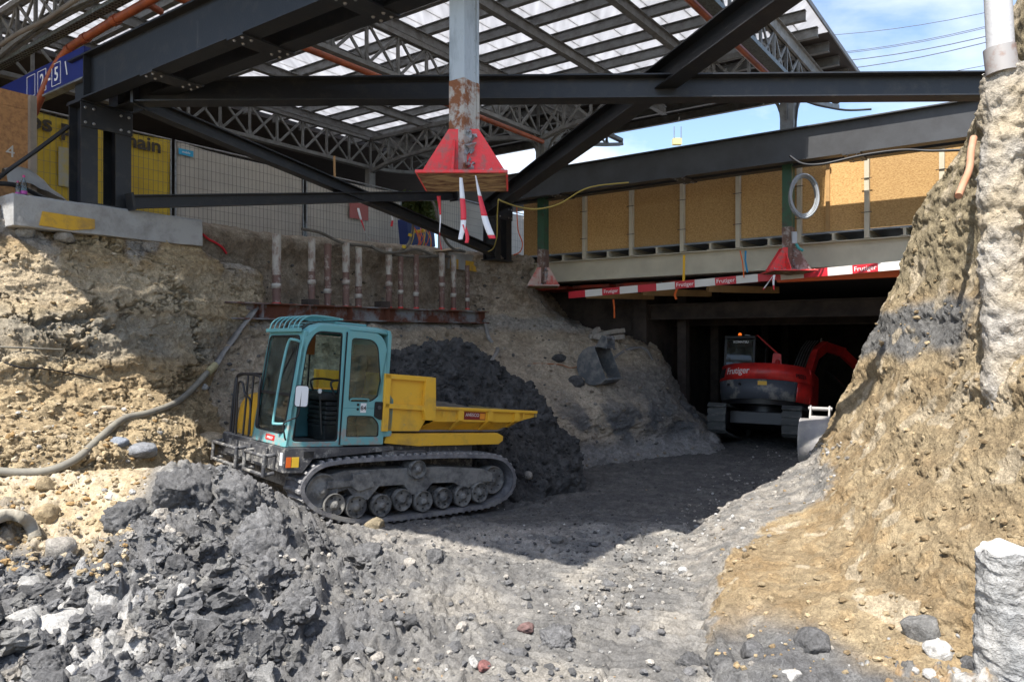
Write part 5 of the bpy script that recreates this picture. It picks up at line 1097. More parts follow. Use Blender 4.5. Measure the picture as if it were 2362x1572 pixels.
MB().box((1.46,vn+.07,1.06),(1.50,vf-.07,1.87)).build('skip_headboard',myel2,dm);MB().pu([(1.5,1.06),(3.72,1.06),(4.33,1.28),(4.33,1.25),(3.72,1.03),(1.5,1.03)],.30,2.02).build('skip_floor',mat('worn grey skip',(.25,.25,.27),.5,.3),dm)
MB().pu([(2.25,1.42),(2.25,1.62),(3.05,1.58),(3.15,1.45),(4.2,1.38),(4.2,1.36)],vf-.10,vf-.08).build('inner_liner',mat('scuffed inner side',(.24,.24,.28),.45,.4),dm)
MB().bar(V(4.34,vn,1.33),V(4.34,vf,1.33),.04,.08).build('tail_lip',mat('scuffed lip',(.4,.33,.16),.5,.3),dm)
s1=text(dm,'AVESCO',.072,frame((3.02,vn+.027,1.305),(1,0,-.012),(0,0,1)),mwht);MB().pu([(2.86,1.235),(2.86,1.355),(3.28,1.348),(3.28,1.228)],vn+.0275,vn+.030).build('maker_plate',plain('dark red',(.22,.015,.015),.4),dm);MB().pu([(3.17,1.245),(3.17,1.335),(3.27,1.333),(3.27,1.243)],vn+.025,vn+.0275).build('maker_logo',plain('logo orange',(.8,.30,.03),.4),dm)
MB().pu([(1.52,.88),(1.55,1.02),(3.62,1.02),(3.74,.97),(3.74,.90),(3.65,.84),(2.1,.83)],.16,.26).build('turntable_frame',myel2,dm,.01)
MB().pu([(1.52,.88),(1.55,1.02),(3.62,1.02),(3.74,.90),(3.65,.84),(2.1,.83)],1.9,2.0).build('turntable_frame',myel2,dm,.01)
MB().box((1.6,.27,.70),(3.2,1.88,1.0)).build('turntable',mchs,dm)
MB().box((1.45,.08,.66),(2.2,.6,.78)).build('chassis_box',mchs,dm,.01)
# load
ld=MB();n=26;vs=[]
for i in range(n+1):
    for j in range(n+1):
        u=2.0+2.1*i/n;v=.15+1.98*j/n;h=1.36+.10*math.sin(math.pi*j/n)*math.sin(math.pi*min(1,i/n*1.1))+.03*random.random()-.12*(i/n)**3
        vs.append((u,v,h))
ld.add(vs,[(i*(n+1)+j,(i+1)*(n+1)+j,(i+1)*(n+1)+j+1,i*(n+1)+j+1) for i in range(n) for j in range(n)]);tag(ld.build('soil_load',mat('load soil',(.13,.12,.10),.95,bump=.8,bscale=40),dm),kind='stuff')
# ============================================================= EXCAVATOR IN THE TUNNEL MOUTH
mexr=mat('excavator red',(.72,.035,.028),.35,mud=((.20,.18,.16),1.1,.25),col2=(.38,.02,.02),scale=2,bump=.02)
mexd=mat('muddy counterweight grey',(.07,.08,.10),.6,col2=(.26,.25,.23),scale=2.2,lo=.5,hi=.6,bump=.2)
mexk=plain('excavator black',(.012,.012,.014),.4)
mtrk=mat('track shoe steel',(.055,.06,.06),.7,col2=(.15,.15,.145),scale=4,lo=.5,hi=.7,bump=.3)
def xpose(loc,head,pitch,roll=0):
    # local x right, y forward, z up
    return Matrix.Translation(Vector(loc))@Matrix.Rotation(-R(head),4,'Z')@Matrix.Rotation(R(pitch),4,'X')@Matrix.Rotation(R(roll),4,'Y')
ex=thing('excavator','red tracked excavator seen from behind in the dark tunnel mouth','excavator',M=xpose((6.62,19.35,-.17),30,-11))
for sx in (-1,1):
    x0=sx*.90;prof=[(-1.45,.35),(-1.42,.58),(-1.2,.72),(1.2,.72),(1.45,.55),(1.45,.3),(1.2,.03),(-1.15,.03),(-1.38,.16)]
    q=resample([V(*p) for p in prof],72);m=MB();n=len(q);cen=q.mean(0)
    inn=cen+(q-cen)*.93
    vs=[(x0-.21,p[0],p[1]) for p in q]+[(x0-.21,p[0],p[1]) for p in inn]+[(x0+.21,p[0],p[1]) for p in q]+[(x0+.21,p[0],p[1]) for p in inn];fs=[]
    for k in range(n):
        j=(k+1)%n;fs+=[(k,j,2*n+j,2*n+k),(n+k,3*n+k,3*n+j,n+j),(k,n+k,n+j,j),(2*n+k,2*n+j,3*n+j,3*n+k)]
    m.add(vs,fs);tb=m.build('track',mtrk,ex)
    sh=None;qs=resample([V(*p) for p in prof],40);tg=np.roll(qs,-1,0)-np.roll(qs,1,0);tg/=np.linalg.norm(tg,axis=1)[:,None]
    for k in range(40):
        if sh is None: sh=MB().box((-.23,-.068,-.004),(.23,.068,.03)).build('track_shoe',mtrk,tb,.008);o=sh
        else: o=sh.copy();COL.objects.link(o);o.parent=tb
        y=V(0,tg[k][0],tg[k][1]);z=np.cross(V(1,0,0),y)
        if z@V(0,*(qs[k]-cen))<0: y=-y;z=-z
        Mx=Matrix((Vector((1,0,0)),Vector(y),Vector(z))).transposed().to_4x4();Mx.translation=Vector((x0,qs[k][0],qs[k][1]));o.matrix_local=Mx
    MB().box((x0-.17,-1.2,.15),(x0+.17,1.2,.58)).build('track_frame',mexk,ex)
    MB().lathe([(.26,-.12),(.26,.12)],(x0,-1.12,.38),(1,0,0),20).build('sprocket',mtrk,ex)
MB().box((-.7,-.9,.3),(.7,.9,.62)).build('carbody',mexk,ex,.02);MB().lathe([(.55,0),(.55,.22)],(0,0,.6),(0,0,1),24).build('slew_ring',mexk,ex)
# upper structure: drum shaped counterweight
def drum(z0,z1,r0,r1,a0,a1,m,nm,thick=.08,n=26,yo=0):
    mb=MB();vs=[]
    for i in range(n+1):
        a=R(a0+(a1-a0)*i/n)
        for (r_,z) in ((r0,z0),(r1,z1),(r1-thick,z1),(r0-thick,z0)): vs.append((math.sin(a)*r_*.92,-math.cos(a)*r_+yo,z))
    fs=[(i*4+j,i*4+4+j,i*4+4+(j+1)%4,i*4+(j+1)%4) for i in range(n) for j in range(4)]+[(0,1,2,3),(n*4+3,n*4+2,n*4+1,n*4)]
    mb.add(vs,fs,True);return mb.build(nm,m,ex)
drum(.92,1.40,1.24,1.30,-68,50,mexd,'counterweight',.5)
drum(1.41,1.82,1.30,1.24,-70,92,mexr,'rear_cover',.5)
drum(.92,1.40,1.24,1.30,51,92,mexr,'side_cover',.5)
MB().lathe([(1.1,0),(1.12,.12)],(0,0,.80),(0,0,1),40).build('turret_base',mexk,ex);MB().lathe([(1.12,0),(1.12,.04)],(0,0,1.80),(0,0,1),40).build('top_cover',mexr,ex)
MB().box((.25,-.3,.92),(1.15,1.2,1.84)).build('side_house',mexr,ex,.06);MB().box((-1.1,-.3,.92),(.2,1.2,1.3)).build('cab_base',mexr,ex,.05)
# grille with slats
for i in range(9):
    a=R(-64+i*1.9);MB().bar(V(math.sin(a)*1.305*.92,-math.cos(a)*1.305,1.47),V(math.sin(a)*1.265*.92,-math.cos(a)*1.265,1.72),.018,.012,(math.sin(a),-math.cos(a),0)).build('grille_slat',mexk,ex)
a=R(6);MB().bar(V(math.sin(a)*1.30*.92-.08,-math.cos(a)*1.30,1.30),V(math.sin(a)*1.30*.92+.14,-math.cos(a)*1.30,1.30),.012,.10,(0,0,1)).build('warning_sticker',plain('yellow label',(.7,.4,.02),.4),ex)
for a_ in (-38,-20): 
    a=R(a_);MB().lathe([(.035,0),(.035,.03)],(math.sin(a)*1.29*.92,-math.cos(a)*1.29,1.27),(math.sin(a),-math.cos(a),0),12).build('lifting_boss',mexk,ex)
def rt(body,ang,z,size,m,r_=1.285,off=.008):
    a=R(ang);c=V(math.sin(a)*(r_+off)*.92,-math.cos(a)*(r_+off),z);x=V(math.cos(a),math.sin(a)*1.0,0)
    # letters bent round the drum
    c0=bpy.data.curves.new('t','FONT');c0.body=body;c0.size=size;c0.extrude=.004;c0.offset=.0012;c0.align_x='CENTER';c0.align_y='CENTER'
    o=bpy.data.objects.new('t',c0);COL.objects.link(o);me=bpy.data.meshes.new_from_object(o);bpy.data.objects.remove(o)
    for v in me.vertices:
        aa=a+v.co.x/r_;zz=z+v.co.y;rr=r_+off+v.co.z+(-.15*(zz-1.6) if zz>1.41 else .12*(zz-1.4));v.co=Vector((math.sin(aa)*rr*.92,-math.cos(aa)*rr,zz))
    me.materials.clear();me.materials.append(m);q=bpy.data.objects.new('lettering',me);COL.objects.link(q);q.parent=ex
rt('Frutiger',-26,1.62,.24,mwht,1.27,.012);rt('PE021',56,1.56,.15,mexk,1.275,.012);rt('Frutiger',62,1.22,.16,mwht,1.28,.012)
# cab
cbx=[(-1.02,1.30),(-1.02,2.62),(-.22,2.62),(-.22,1.30)]
for (x,y) in ((-1.0,-.42),(-.26,-.42),(-1.0,.85),(-.26,.95)): MB().bar(V(x,y,1.3),V(x,y,2.6),.07,.07,(0,1,0)).build('cab_pillar',mexk,ex,.01)
MB().box((-1.04,-.48,2.58),(-.22,1.0,2.68)).build('cab_roof',mexk,ex,.03);MB().box((-1.02,-.47,1.3),(-.24,-.42,1.86)).build('cab_back',mexk,ex,.01)
MB().box((-.97,-.455,1.87),(-.29,-.45,2.56)).build('rear_window',glassmat('excavator glass',(.25,.33,.33),dirt=.12),ex)
MB().box((-.245,-.4,1.9),(-.24,.9,2.56)).build('side_window',glassmat('excavator glass side',(.15,.2,.2),dirt=.05),ex);MB().box((-.29,-.4,1.3),(-.25,.95,1.9)).build('cab_side',mexk,ex)
MB().box((-.97,.0,1.5),(-.4,.4,2.3)).build('seat',mexk,ex,.05)
text(ex,'KOMATSU',.085,frame((-.60,-.462,2.50),(1,0,0),(0,0,1)),mwht,bold=.002)
MB().lathe([(.05,0),(.05,.05),(.045,.12),(.02,.14)],(-.72,-.1,2.68),(0,0,1),12).build('beacon',plain('beacon orange',(.8,.16,.02),.2,0,.6),ex);MB().box((-.58,-.15,2.68),(-.44,-.05,2.76)).build('work_lamp',mwht,ex,.01)
MB().tube([V(-.3,-.38,2.66),V(-.2,-.35,2.70),V(.32,-.1,2.22)],.022,8).build('guard_rail',mexr,ex);MB().lathe([(.06,0),(.07,.04),(.07,.16),(.03,.2)],(.32,-.30,1.86),(0,0,1),12).build('exhaust',mexr,ex)
MB().pu(rpoly([(.18,1.95),(.2,2.24),(.40,2.22),(.42,1.92)],.04,3),-.30,-.24).build('mirror',mexr,ex)
# boom to the right
bm_=[(.85,.9,1.55),(1.0,1.35,2.50),(1.18,1.85,2.82),(1.55,2.6,2.80),(1.95,3.4,2.45)]
m=MB();pts=[V(*p) for p in bm_]
for i in range(len(pts)-1): m.bar(pts[i],pts[i+1]+(pts[i+1]-pts[i])*.06,.19,(.27,.30,.27,.22)[i],(0,-.5,1))
m.build('boom',mexr,ex,.015)
MB().bar(V(1.95,3.3,2.5),V(2.1,3.0,1.0),.22,.28,(0,1,0)).build('dipper_arm',mexr,ex,.02);MB().cyl(V(.75,1.3,1.4),V(1.05,2.2,2.55),.07,12).build('boom_ram',mexk,ex);MB().cyl(V(1.2,2.1,2.2),V(1.75,3.0,1.7),.03,10).build('ram_rod',plain('chrome',(.7,.7,.7),.15,1),ex)
for k in range(9):
    o=.035*k-.08;MB().tube(cat([V(.60+o,.55,1.8),V(.64+o,.8,2.1),V(.74+o,1.15,2.6),V(.86+o,1.4,2.9)],4),.014,6).build('hydraulic_hose',mexk if k%2 else mtube,ex)
text(ex,'Frutiger',.20,frame((1.22,2.0,2.93),Vector((.42,.9,-.1)),Vector((0,0,1))),mwht)
pw=MB()
# ---- buckets
def bucket(name,label,M,s,mt):
    t=thing(name,label,'bucket',M=M);n=12;w_=.62*s
    arc=[(s*(.42*math.cos(a)),s*(.42*math.sin(a))) for a in np.linspace(R(100),R(330),n)]
    vs=[(-w_/2,p,q) for p,q in arc]+[(w_/2,p,q) for p,q in arc]
    m=MB();m.add(vs,[(i,i+1,n+i+1,n+i) for i in range(n-1)],True);o=m.build('shell',mt,t);md=o.modifiers.new('t','SOLIDIFY');md.thickness=.022*s
    for sx in (-1,1):
        c=[(p,q) for p,q in arc];m=MB();m.prism(c,lambda p,q:(sx*w_/2,p,q),lambda p,q:(sx*(w_/2+.02*s),p,q));m.build('side_plate',mt,t,.004)
        m=MB();m.prism([(-.12*s,.40*s),(.16*s,.40*s),(.10*s,.66*s),(-.02*s,.66*s)],lambda p,q:(sx*w_*.26-.015,p,q),lambda p,q:(sx*w_*.26+.015,p,q));m.build('hanger_ear',mt,t,.004)
    MB().cyl(V(-w_*.33,.04*s,.61*s),V(w_*.33,.04*s,.61*s),.035*s,12).build('pin',mt,t)
    MB().box((-w_*.26,-.1*s,.40*s),(w_*.26,.12*s,.46*s)).build('coupler_plate',mt,t,.006)
    e=arc[-1]
    for i in range(5):
        x=-w_/2+w_*(i+.5)/5;m=MB();m.add([(x-.035*s,e[0]-.02*s,e[1]+.015*s),(x+.035*s,e[0]-.02*s,e[1]+.015*s),(x+.035*s,e[0]-.01*s,e[1]-.03*s),(x-.035*s,e[0]-.01*s,e[1]-.03*s),(x,e[0]+.11*s,e[1]+.04*s)],[(0,1,2,3),(0,4,1),(1,4,2),(2,4,3),(3,4,0)]);m.build('tooth',mt,t)
    return t
mbk=mat('worn bucket steel',(.12,.13,.14),.6,.3,col2=(.26,.25,.24),scale=5,lo=.45,hi=.65,bump=.3)
mbk2=mat('muddy bucket steel',(.30,.29,.29),.75,.1,col2=(.42,.40,.37),scale=4,lo=.45,hi=.65,bump=.4)  # pale mud tone over the steel
h=HIT(1385,880);c=h[0]
bucket('digging_bucket','small steel digging bucket lying open on the shaded slope beside the tunnel mouth',Matrix.Translation(Vector(c+V(0,-.15,.40)))@Matrix.Rotation(R(-128),4,'Z')@Matrix.Rotation(R(-12),4,'X'),1.1,mbk)
bucket('digging_bucket','wide pale muddy bucket half buried at the foot of the right bank before the excavator',Matrix.Translation(Vector(P(1890,1018,13.5)))@Matrix.Rotation(R(-28),4,'Z')@Matrix.Rotation(R(-12),4,'X'),1.0,mbk2)
# ============================================================= STONES, CLODS, HOSES ON THE EARTH
import bmesh
def ico(sub):
    b=bmesh.new();bmesh.ops.create_icosphere(b,subdivisions=sub,radius=1);v=np.array([x.co[:] for x in b.verts]);f=np.array([[x.index for x in q.verts] for q in b.faces]);b.free();return v,f
def scatter(name,label,cat_,items,sub,flat=.65,crisp=.28,smooth=False):
    """items: list of (pos, normal, size, colour); one joined mesh"""
    v0,f0=ico(sub);N=len(items);n=len(v0);VV=np.zeros((N*n,3));CC=np.zeros((N*n,3))
    for i,(p,nn,s,c) in enumerate(items):
        q=RNG.normal(size=4);q/=np.linalg.norm(q);w_,x,y,z=q
        Rm=np.array([[1-2*(y*y+z*z),2*(x*y-z*w_),2*(x*z+y*w_)],[2*(x*y+z*w_),1-2*(x*x+z*z),2*(y*z-x*w_)],[2*(x*z-y*w_),2*(y*z+x*w_),1-2*(x*x+y*y)]])
        sc=RNG.uniform(.55,1.2,3);v=(v0*sc)@Rm.T
        # planes shave the lump so that it has facets
        for k in range(5):
            d=RNG.normal(size=3);d/=np.linalg.norm(d);h=v@d;t=RNG.uniform(.45,.75);v=v-np.outer(np.clip(h-t,0,None)*.85,d)
        v[:,2]*=flat;VV[i*n:(i+1)*n]=v*s;CC[i*n:(i+1)*n]=c
        VV[i*n:(i+1)*n]+=p+nn*s*.18
    ctr=np.repeat(np.array([p for p,_,_,_ in items]),n,0);sz=np.repeat(np.array([s for _,_,s,_ in items]),n)
    d=VV-ctr;nz=fbm(VV/np.maximum(sz,.01)[:,None]*1.6+ctr*3,3,.6);VV+=d*nz[:,None]*crisp*1.6
    F_=np.concatenate([f0+i*n for i in range(N)]) if N else f0
    o=npmesh(name,VV,F_,CC,msoil,'stuff' if N>1 else None,smooth);
    if label: tag(o,label,cat_)
    return o
def pick(n,x0,x1,y0,y1,size,colf,names=None,dens=None):
    out_=[];tries=0
    while len(out_)<n and tries<n*6:
        tries+=1;x=random.uniform(x0,x1);y=random.uniform(y0,y1)
        h=HIT(x,y,names)
        if h is None: continue
        q=h[0];dist=q[1]
        if dens and random.random()>dens(x,y,q): continue
        s=size(dist,q);c=colf(x,y,q);
        if c is None: continue
        out_.append((q,h[1],s,c))
    return out_
def nt_(q): return not (q[0]<-3.75 and q[1]>6.9)
def pw(a,b,k=2.5): return lambda d,q:(a+(b-a)*random.random()**k)
def cgrey(x,y,q):
    r=random.random();t=random.random()
    c=GREY*(.75+.6*t) if r<.6 else (GREY2*(.8+.5*t) if r<.85 else DRY*(.8+.5*t))
    return c
def cpale(x,y,q):
    r=random.random();t=.75+.4*random.random()
    return (PALE if r<.5 else DRY if r<.8 else V(.40,.28,.17))*t
def ctan(x,y,q):
    r=random.random();t=.8+.4*random.random();return (TAN if r<.55 else CREAM if r<.8 else OCH if r<.93 else PALE)*t
G=['ground']
scatter('clay_crumbs','dark grey clay crumbs strewn over the pit floor in the foreground','clay crumbs',pick(1500,-250,1400,1060,1700,pw(.012,.045,3),cgrey,G,lambda x,y,q:(.35+.65*(fbm(np.array([q])*1.2,3)[0]>-.05))*nt_(q)),1)
scatter('clay_lumps','dark clay lumps piled in front of the dumper','clay lumps',pick(480,-250,1000,1050,1650,pw(.035,.15,2.6),lambda x,y,q:(GREY if random.random()<.75 else GREY2 if random.random()<.6 else DRY)*(.7+.6*random.random()),G,lambda x,y,q:(1 if x<820-(y-1050)*.3 else .04)*nt_(q)),3,.8,.75)
scatter('ramp_lumps','grey lumps scattered over the lit middle ground','clay lumps',pick(130,700,1750,1230,1650,pw(.03,.09,2.5),cgrey,G),2,.7,.32)
scatter('pebbles','small pale pebbles strewn over the grey pit floor','pebbles',pick(260,-200,2500,1080,1650,pw(.010,.026,3),cpale,['ground','right_bank'],lambda x,y,q:1 if x<1750 or y>1450 else .1),1,.8,.2)
scatter('pale_rubble','pale rubble lining the foot of the right bank','rubble',pick(600,1250,2000,1020,1420,pw(.012,.05,2.8),lambda x,y,q:(DRY if random.random()<.8 else PALE)*(.6+.5*random.random()),['right_bank','ground'],lambda x,y,q:math.exp(-((y-(1400-(x-1400)*.72)+20)/75.)**2)),1,.8,.25)
scatter('tan_rubble','tan gravel and flakes on the ledge below the left bank','rubble',pick(1500,-250,640,930,1330,pw(.012,.06,2.6),ctan,['ground','left_bank'],lambda x,y,q:1 if (x<360+(1050-y)*.3 and q[2]>.3) else 0),1,.75,.25)
scatter('bank_chips','earth chips sticking out of the right bank','earth chips',pick(900,1650,2650,250,1560,pw(.012,.05,2.6),lambda x,y,q:(TAN2 if random.random()<.45 else TAN)*(.75+.5*random.random()),['right_bank']),1,.7,.3)
scatter('left_chips','earth chips and flints sticking out of the left bank','earth chips',pick(1100,-250,560,470,1060,pw(.012,.05,2.8),lambda x,y,q:(TAN if random.random()<.6 else CREAM if random.random()<.6 else TAN2)*(.7+.5*random.random()),['left_bank']),1,.65,.3)
scatter('slope_rubble','brown rubble on the shaded slope behind the dumper','rubble',pick(1500,430,1650,600,1080,pw(.015,.07,3),lambda x,y,q:(V(.30,.25,.19) if random.random()<.5 else V(.17,.165,.16) if random.random()<.6 else DRY)*(.6+.6*random.random()),['back_slope']),1,.7,.3)
scatter('heap_clods','dark wet clods on the spoil heap','clods',pick(900,840,1430,790,1110,pw(.02,.075,2.6),lambda x,y,q:WET*(.45+.6*random.random()),['spoil_heap']),2,.8,.35)
scatter('ramp_gravel','dark gravel on the shaded ramp','gravel',pick(900,900,1900,1010,1300,pw(.012,.035,3),lambda x,y,q:(WET if random.random()<.93 else DRY)*(.7+.6*random.random()),G),1,.7,.25)
# clods and stones that can be told apart
def boulder(name,label,cat_,x,y,wpx,col,ht=.75,group=None,sub=4,asp=1.0,sink=.12,rough=.16,facet=8):
    h=HIT(x,y);p,nn,_=h;r=wpx/F*p[1]/2;v,f=ico(sub)
    v=v*V(1.0,.9,ht)*V(1,1,1);rs=np.random.default_rng(int(x*7+y))
    for k in range(facet):
        d=rs.normal(size=3);d/=np.linalg.norm(d);hh=v@d;t=rs.uniform(.45,.78);v=v-np.outer(np.clip(hh-t,0,None)*.9,d)
    o3=v*2.1+V(x*.013,y*.017,0);F1,F2,iv=worley(o3*1.3);G1,G2,ig=worley(o3*3.4)
    H1,H2,ih=worley(o3*7+.4*fbm(o3*4,2)[:,None]);cl=1.9 if name=='clay_clod' else .7
    v=v*(1+(1.1*rough*fbm(o3*.8,4,.6)+cl*(rough*.9*(iv-.5)*ss(0,.25,F2-F1)+rough*.55*(ig-.5)*ss(0,.25,G2-G1)+rough*.22*(ih-.5)*ss(0,.25,H2-H1)+.05*fbm(o3*5,4,.65)))[:,None])
    t=np.clip(.5+fbm(o3*2,4)*1.6,0,1);c=mixc(np.array(col)*.72,np.array(col)*1.2,t)
    v=v*r;o=npmesh(name,v,f,c,msoil,None,True);o.location=Vector([float(q) for q in (p+nn*r*.10-V(0,0,r*sink))]);o.rotation_euler=(0,0,x*.01)
    tag(o,label,cat_,group);return o
CL='large clay clods in the heap before the dumper'
for a in (('tall dark clay clod standing highest at the left end of the heap',430,1130,150,GREY*.95,1.25),
 ('big rounded clay clod under the front platform of the dumper',545,1150,125,GREY*1.1,1.0),('cracked clay clod touching the left track of the dumper',628,1225,125,GREY*1.2,1.0),
 ('small rounded clod between the track and the big cracked clod',722,1265,80,GREY,.8),('large smooth clod in the middle of the heap',600,1270,130,GREY*1.15,.85),
 ('dark clod behind the tan ledge at the left of the heap',300,1195,110,GREY*.9,.8),('dark clod low in the heap below the tall clod',450,1240,95,GREY*.85,.8),
 ('flat topped clod with a pale crust left of centre',470,1370,120,GREY2,.6),('lumpy clod at the lower left beside the white block',260,1300,90,GREY*.95,.8),
 ('clod on the right flank of the heap, below the track end',850,1285,110,GREY*1.05,.7),('lone dark clod on the lit track lane',1000,1287,60,GREY*.9,.8),
 ('low broad clod in the lower middle foreground',1290,1470,100,GREY*1.1,.6),('dark clod at the bottom edge left of the right bank',1600,1530,85,GREY*.8,.8),
 ('ridge shaped clod at the bottom left corner',120,1530,110,GREY*.9,.7),('grey clod with stones left of the pale slab',330,1450,80,GREY*1.1,.7),
 ('broken clod right of the pale slab',680,1400,90,GREY,.7),('small clod near the bottom centre',820,1500,80,GREY*1.05,.65)):
    boulder('clay_clod',a[0],'clay clod',*a[1:5],ht=a[5],group=CL,sub=5)
ST='single stones lying on the pit floor'
for a in (('big white dusty block at the lower left',125,1455,180,PALE*1.05,.6),('long white block leaning beside the big white block',60,1425,100,PALE*.9,.5),
 ('white stone at the bottom edge left of centre',165,1552,52,PALE*1.1,.8),('pale slab shaped lump above the big white block',60,1350,120,PALE*.72,.55),
 ('pale lump beside the concrete pipe end',130,1260,90,DRY*1.1,.6),('pale rock in the middle of the heap',345,1380,80,DRY*1.0,.6),
 ('brownish rock lying below the track front',868,1210,66,V(.30,.25,.17),.7),('reddish flat stone in the lower middle',1215,1445,48,V(.22,.14,.13),.5),
 ('red stone near the bottom edge',1120,1535,42,V(.30,.14,.13),.7),('white pebble left of the red stone',1092,1525,30,PALE,1.1),
 ('white stone in the clods left of centre',418,1358,34,PALE,.9),('small white stone right of centre of the heap',700,1388,32,PALE,.5),
 ('white angular stone on the ramp before the right bank',1575,1315,26,PALE,.8),('pale boulder lying on the shaded ramp beside the track',1217,1095,24,DRY,.9),
 ('big flat pale slab lying left of the dumper platform',478,1008,80,CREAM*.8,.35),('thin pale flake on the left bank foot',245,938,48,CREAM*.9,.35),
 ('small white stone on the left slope above the hose',470,892,20,PALE,.9),('bluish lump below the hose on the ledge',270,1020,52,V(.30,.33,.38),.6),('second bluish lump on the ledge beside the first',330,1035,80,V(.27,.28,.30),.45),
('whitish lump of rubble at the left end of the concrete kerb',28,492,70,PALE*.85,.8),('smaller whitish lump below the left end of the kerb',62,535,50,PALE*.75,.7),('pale rubble lump under the yellow painted patch',150,545,55,DRY,.6),
 ('tan rock standing right of the concrete pipe',110,1190,60,TAN*.95,1.0),('orange brown rock at the upper left of the heap',105,1120,60,TAN*.8,.8),
 ('white chalky lump at the foot of the right bank',2165,1500,70,PALE*1.15,.8),('grey lump behind the white chalky lump',2130,1455,90,GREY2,1.2),
 ('white stone at the bottom edge below the right bank',2145,1553,34,PALE*1.1,.8),('small white stone beside it at the bottom edge',2110,1545,22,PALE*1.1,.8),('broad white stone at the bottom edge under the tan bank',1830,1558,54,PALE*1.1,.5),
 ('dark clod with rubble on the slope left of the small bucket',1330,880,46,GREY*.7,.7),('dark patch of clay on the sandy slope below the corner',1290,825,40,GREY*.6,.5)):
    boulder('stone',a[0],'stone',*a[1:5],ht=a[5],group=ST,sub=3)
for a in (('smooth dark grey clay face exposed low in the right bank',1875,1485,105,GREY*.85,.75),('smaller smooth grey clay face left of the bigger one in the right bank',1735,1500,75,GREY,.7),
('dark clod at the bottom right corner beside the grout stub',2235,1530,50,GREY*.8,.8)):
    boulder('clay_lump',a[0],'clay',*a[1:5],ht=a[5],group='grey clay showing in the right bank',sub=5,rough=.07)
# concrete pipe end, bottom left
h=HIT(20,1270);c=h[0]+V(-.05,.05,.10);mcp=mat('old concrete pipe',(.36,.33,.27),.95,col2=(.24,.21,.16),scale=5,bump=.6,bscale=20)
t=thing('concrete_pipe','broken end of a concrete pipe sticking out at the left edge','concrete pipe',c);ax=V(.62,-.72,.12);ax/=np.linalg.norm(ax)
m=MB();n=24;prof=[(.27,-1.0),(.275,0),(.265,.02),(.17,.02),(.165,-.5),(.165,-.9)];u=np.cross(ax,V(0,0,1));u/=np.linalg.norm(u);q=np.cross(u,ax)
vs=[c+ax*(hh+(.05*math.sin(k*1.7)+.02*math.cos(k*3.1) if hh>=0 else 0))+r_*(math.cos(2*math.pi*k/n)*u+math.sin(2*math.pi*k/n)*q) for r_,hh in prof for k in range(n)]
m.add(vs,[(i*n+k,i*n+(k+1)%n,(i+1)*n+(k+1)%n,(i+1)*n+k) for i in range(len(prof)-1) for k in range(n)],True);m.build('pipe_wall',mcp,t,world=True)
MB().lathe([(.142,0),(.142,.01)],c-ax*.35,ax,24).build('soil_plug',mat('plug soil',(.12,.11,.10),.95,bump=.8),t,world=True)
# hoses on the earth
mh2=mat('dusty delivery hose',(.24,.225,.185),.7,col2=(.17,.16,.14),scale=5)
q=onsurf([(-60,1086),(0,1087),(60,1089),(120,1083),(180,1055),(230,1010),(285,966),(350,950),(410,925),(450,890),(478,858)],.035,None,6)
pipe('delivery_hose','thick dusty hose curving over the left ledge towards the dumper',q,.048,mh2,'hose',n=10)
a,b=onsurf([(480,858),(496,842)],.05);tag(MB().cyl(a,b,.062,14).build('hose_clamp',mat('cream clamp',(.42,.38,.22),.6)),'pale coupling joining the thick hose to the flat hose','hose coupling')
def flat(label,pts,w_,m,lift=.03,k=5,name='flat_hose'):
    q=onsurf(pts,lift,None,k);mb=MB()
    vs=[]
    for i,p in enumerate(q):
        d=q[min(i+1,len(q)-1)]-q[max(i-1,0)];d/=np.linalg.norm(d)+1e-9;s=np.cross(d,V(0,-1,.35));s/=np.linalg.norm(s)+1e-9;s=s*w_/2*(1+.15*math.sin(i*.9));vs+=[p-s,p+s]
    mb.add(vs,[(2*i,2*i+1,2*i+3,2*i+2) for i in range(len(q)-1)],True);o=mb.build(name,m);md=o.modifiers.new('t','SOLIDIFY');md.thickness=.014;return tag(o,label,'hose')
mfl2=mat('flat canvas hose',(.27,.26,.25),.85,col2=(.20,.19,.18),scale=9)
flat('flat grey hose running from the coupling up to the rusty beam',[(494,845),(515,812),(545,770),(575,730),(598,700)],.10,mfl2,.06)
flat('flat pale hose hanging from the right end of the rusty beam onto the slope',[(1105,712),(1118,745),(1128,780),(1148,803),(1135,830)],.085,mfl2,.06)
flat('pale flat hose arched behind the small steel bucket',[(1402,838),(1430,815),(1462,802),(1490,806),(1505,830)],.07,mfl2,.08)
q=onsurf([(1230,838),(1290,840),(1320,848),(1360,832),(1375,810),(1400,795)],.03,None,5);pipe('cord','thin orange cord trailing over the sandy slope to the small bucket',q,.014,plain('dusty orange cord',(.40,.17,.08),.7),'cord',n=6)
q=onsurf([(-40,798),(30,801),(90,804),(143,806)],.05,None,3);pipe('rod','thin pale rod stuck along the left bank',q,.012,mh2,'rod',n=6)
q=onsurf([(0,832),(50,848),(100,850),(170,862),(235,878)],.02,None,4);pipe('wire','dark old wire lying along the left bank',q,.010,mcab,'wire',n=5)
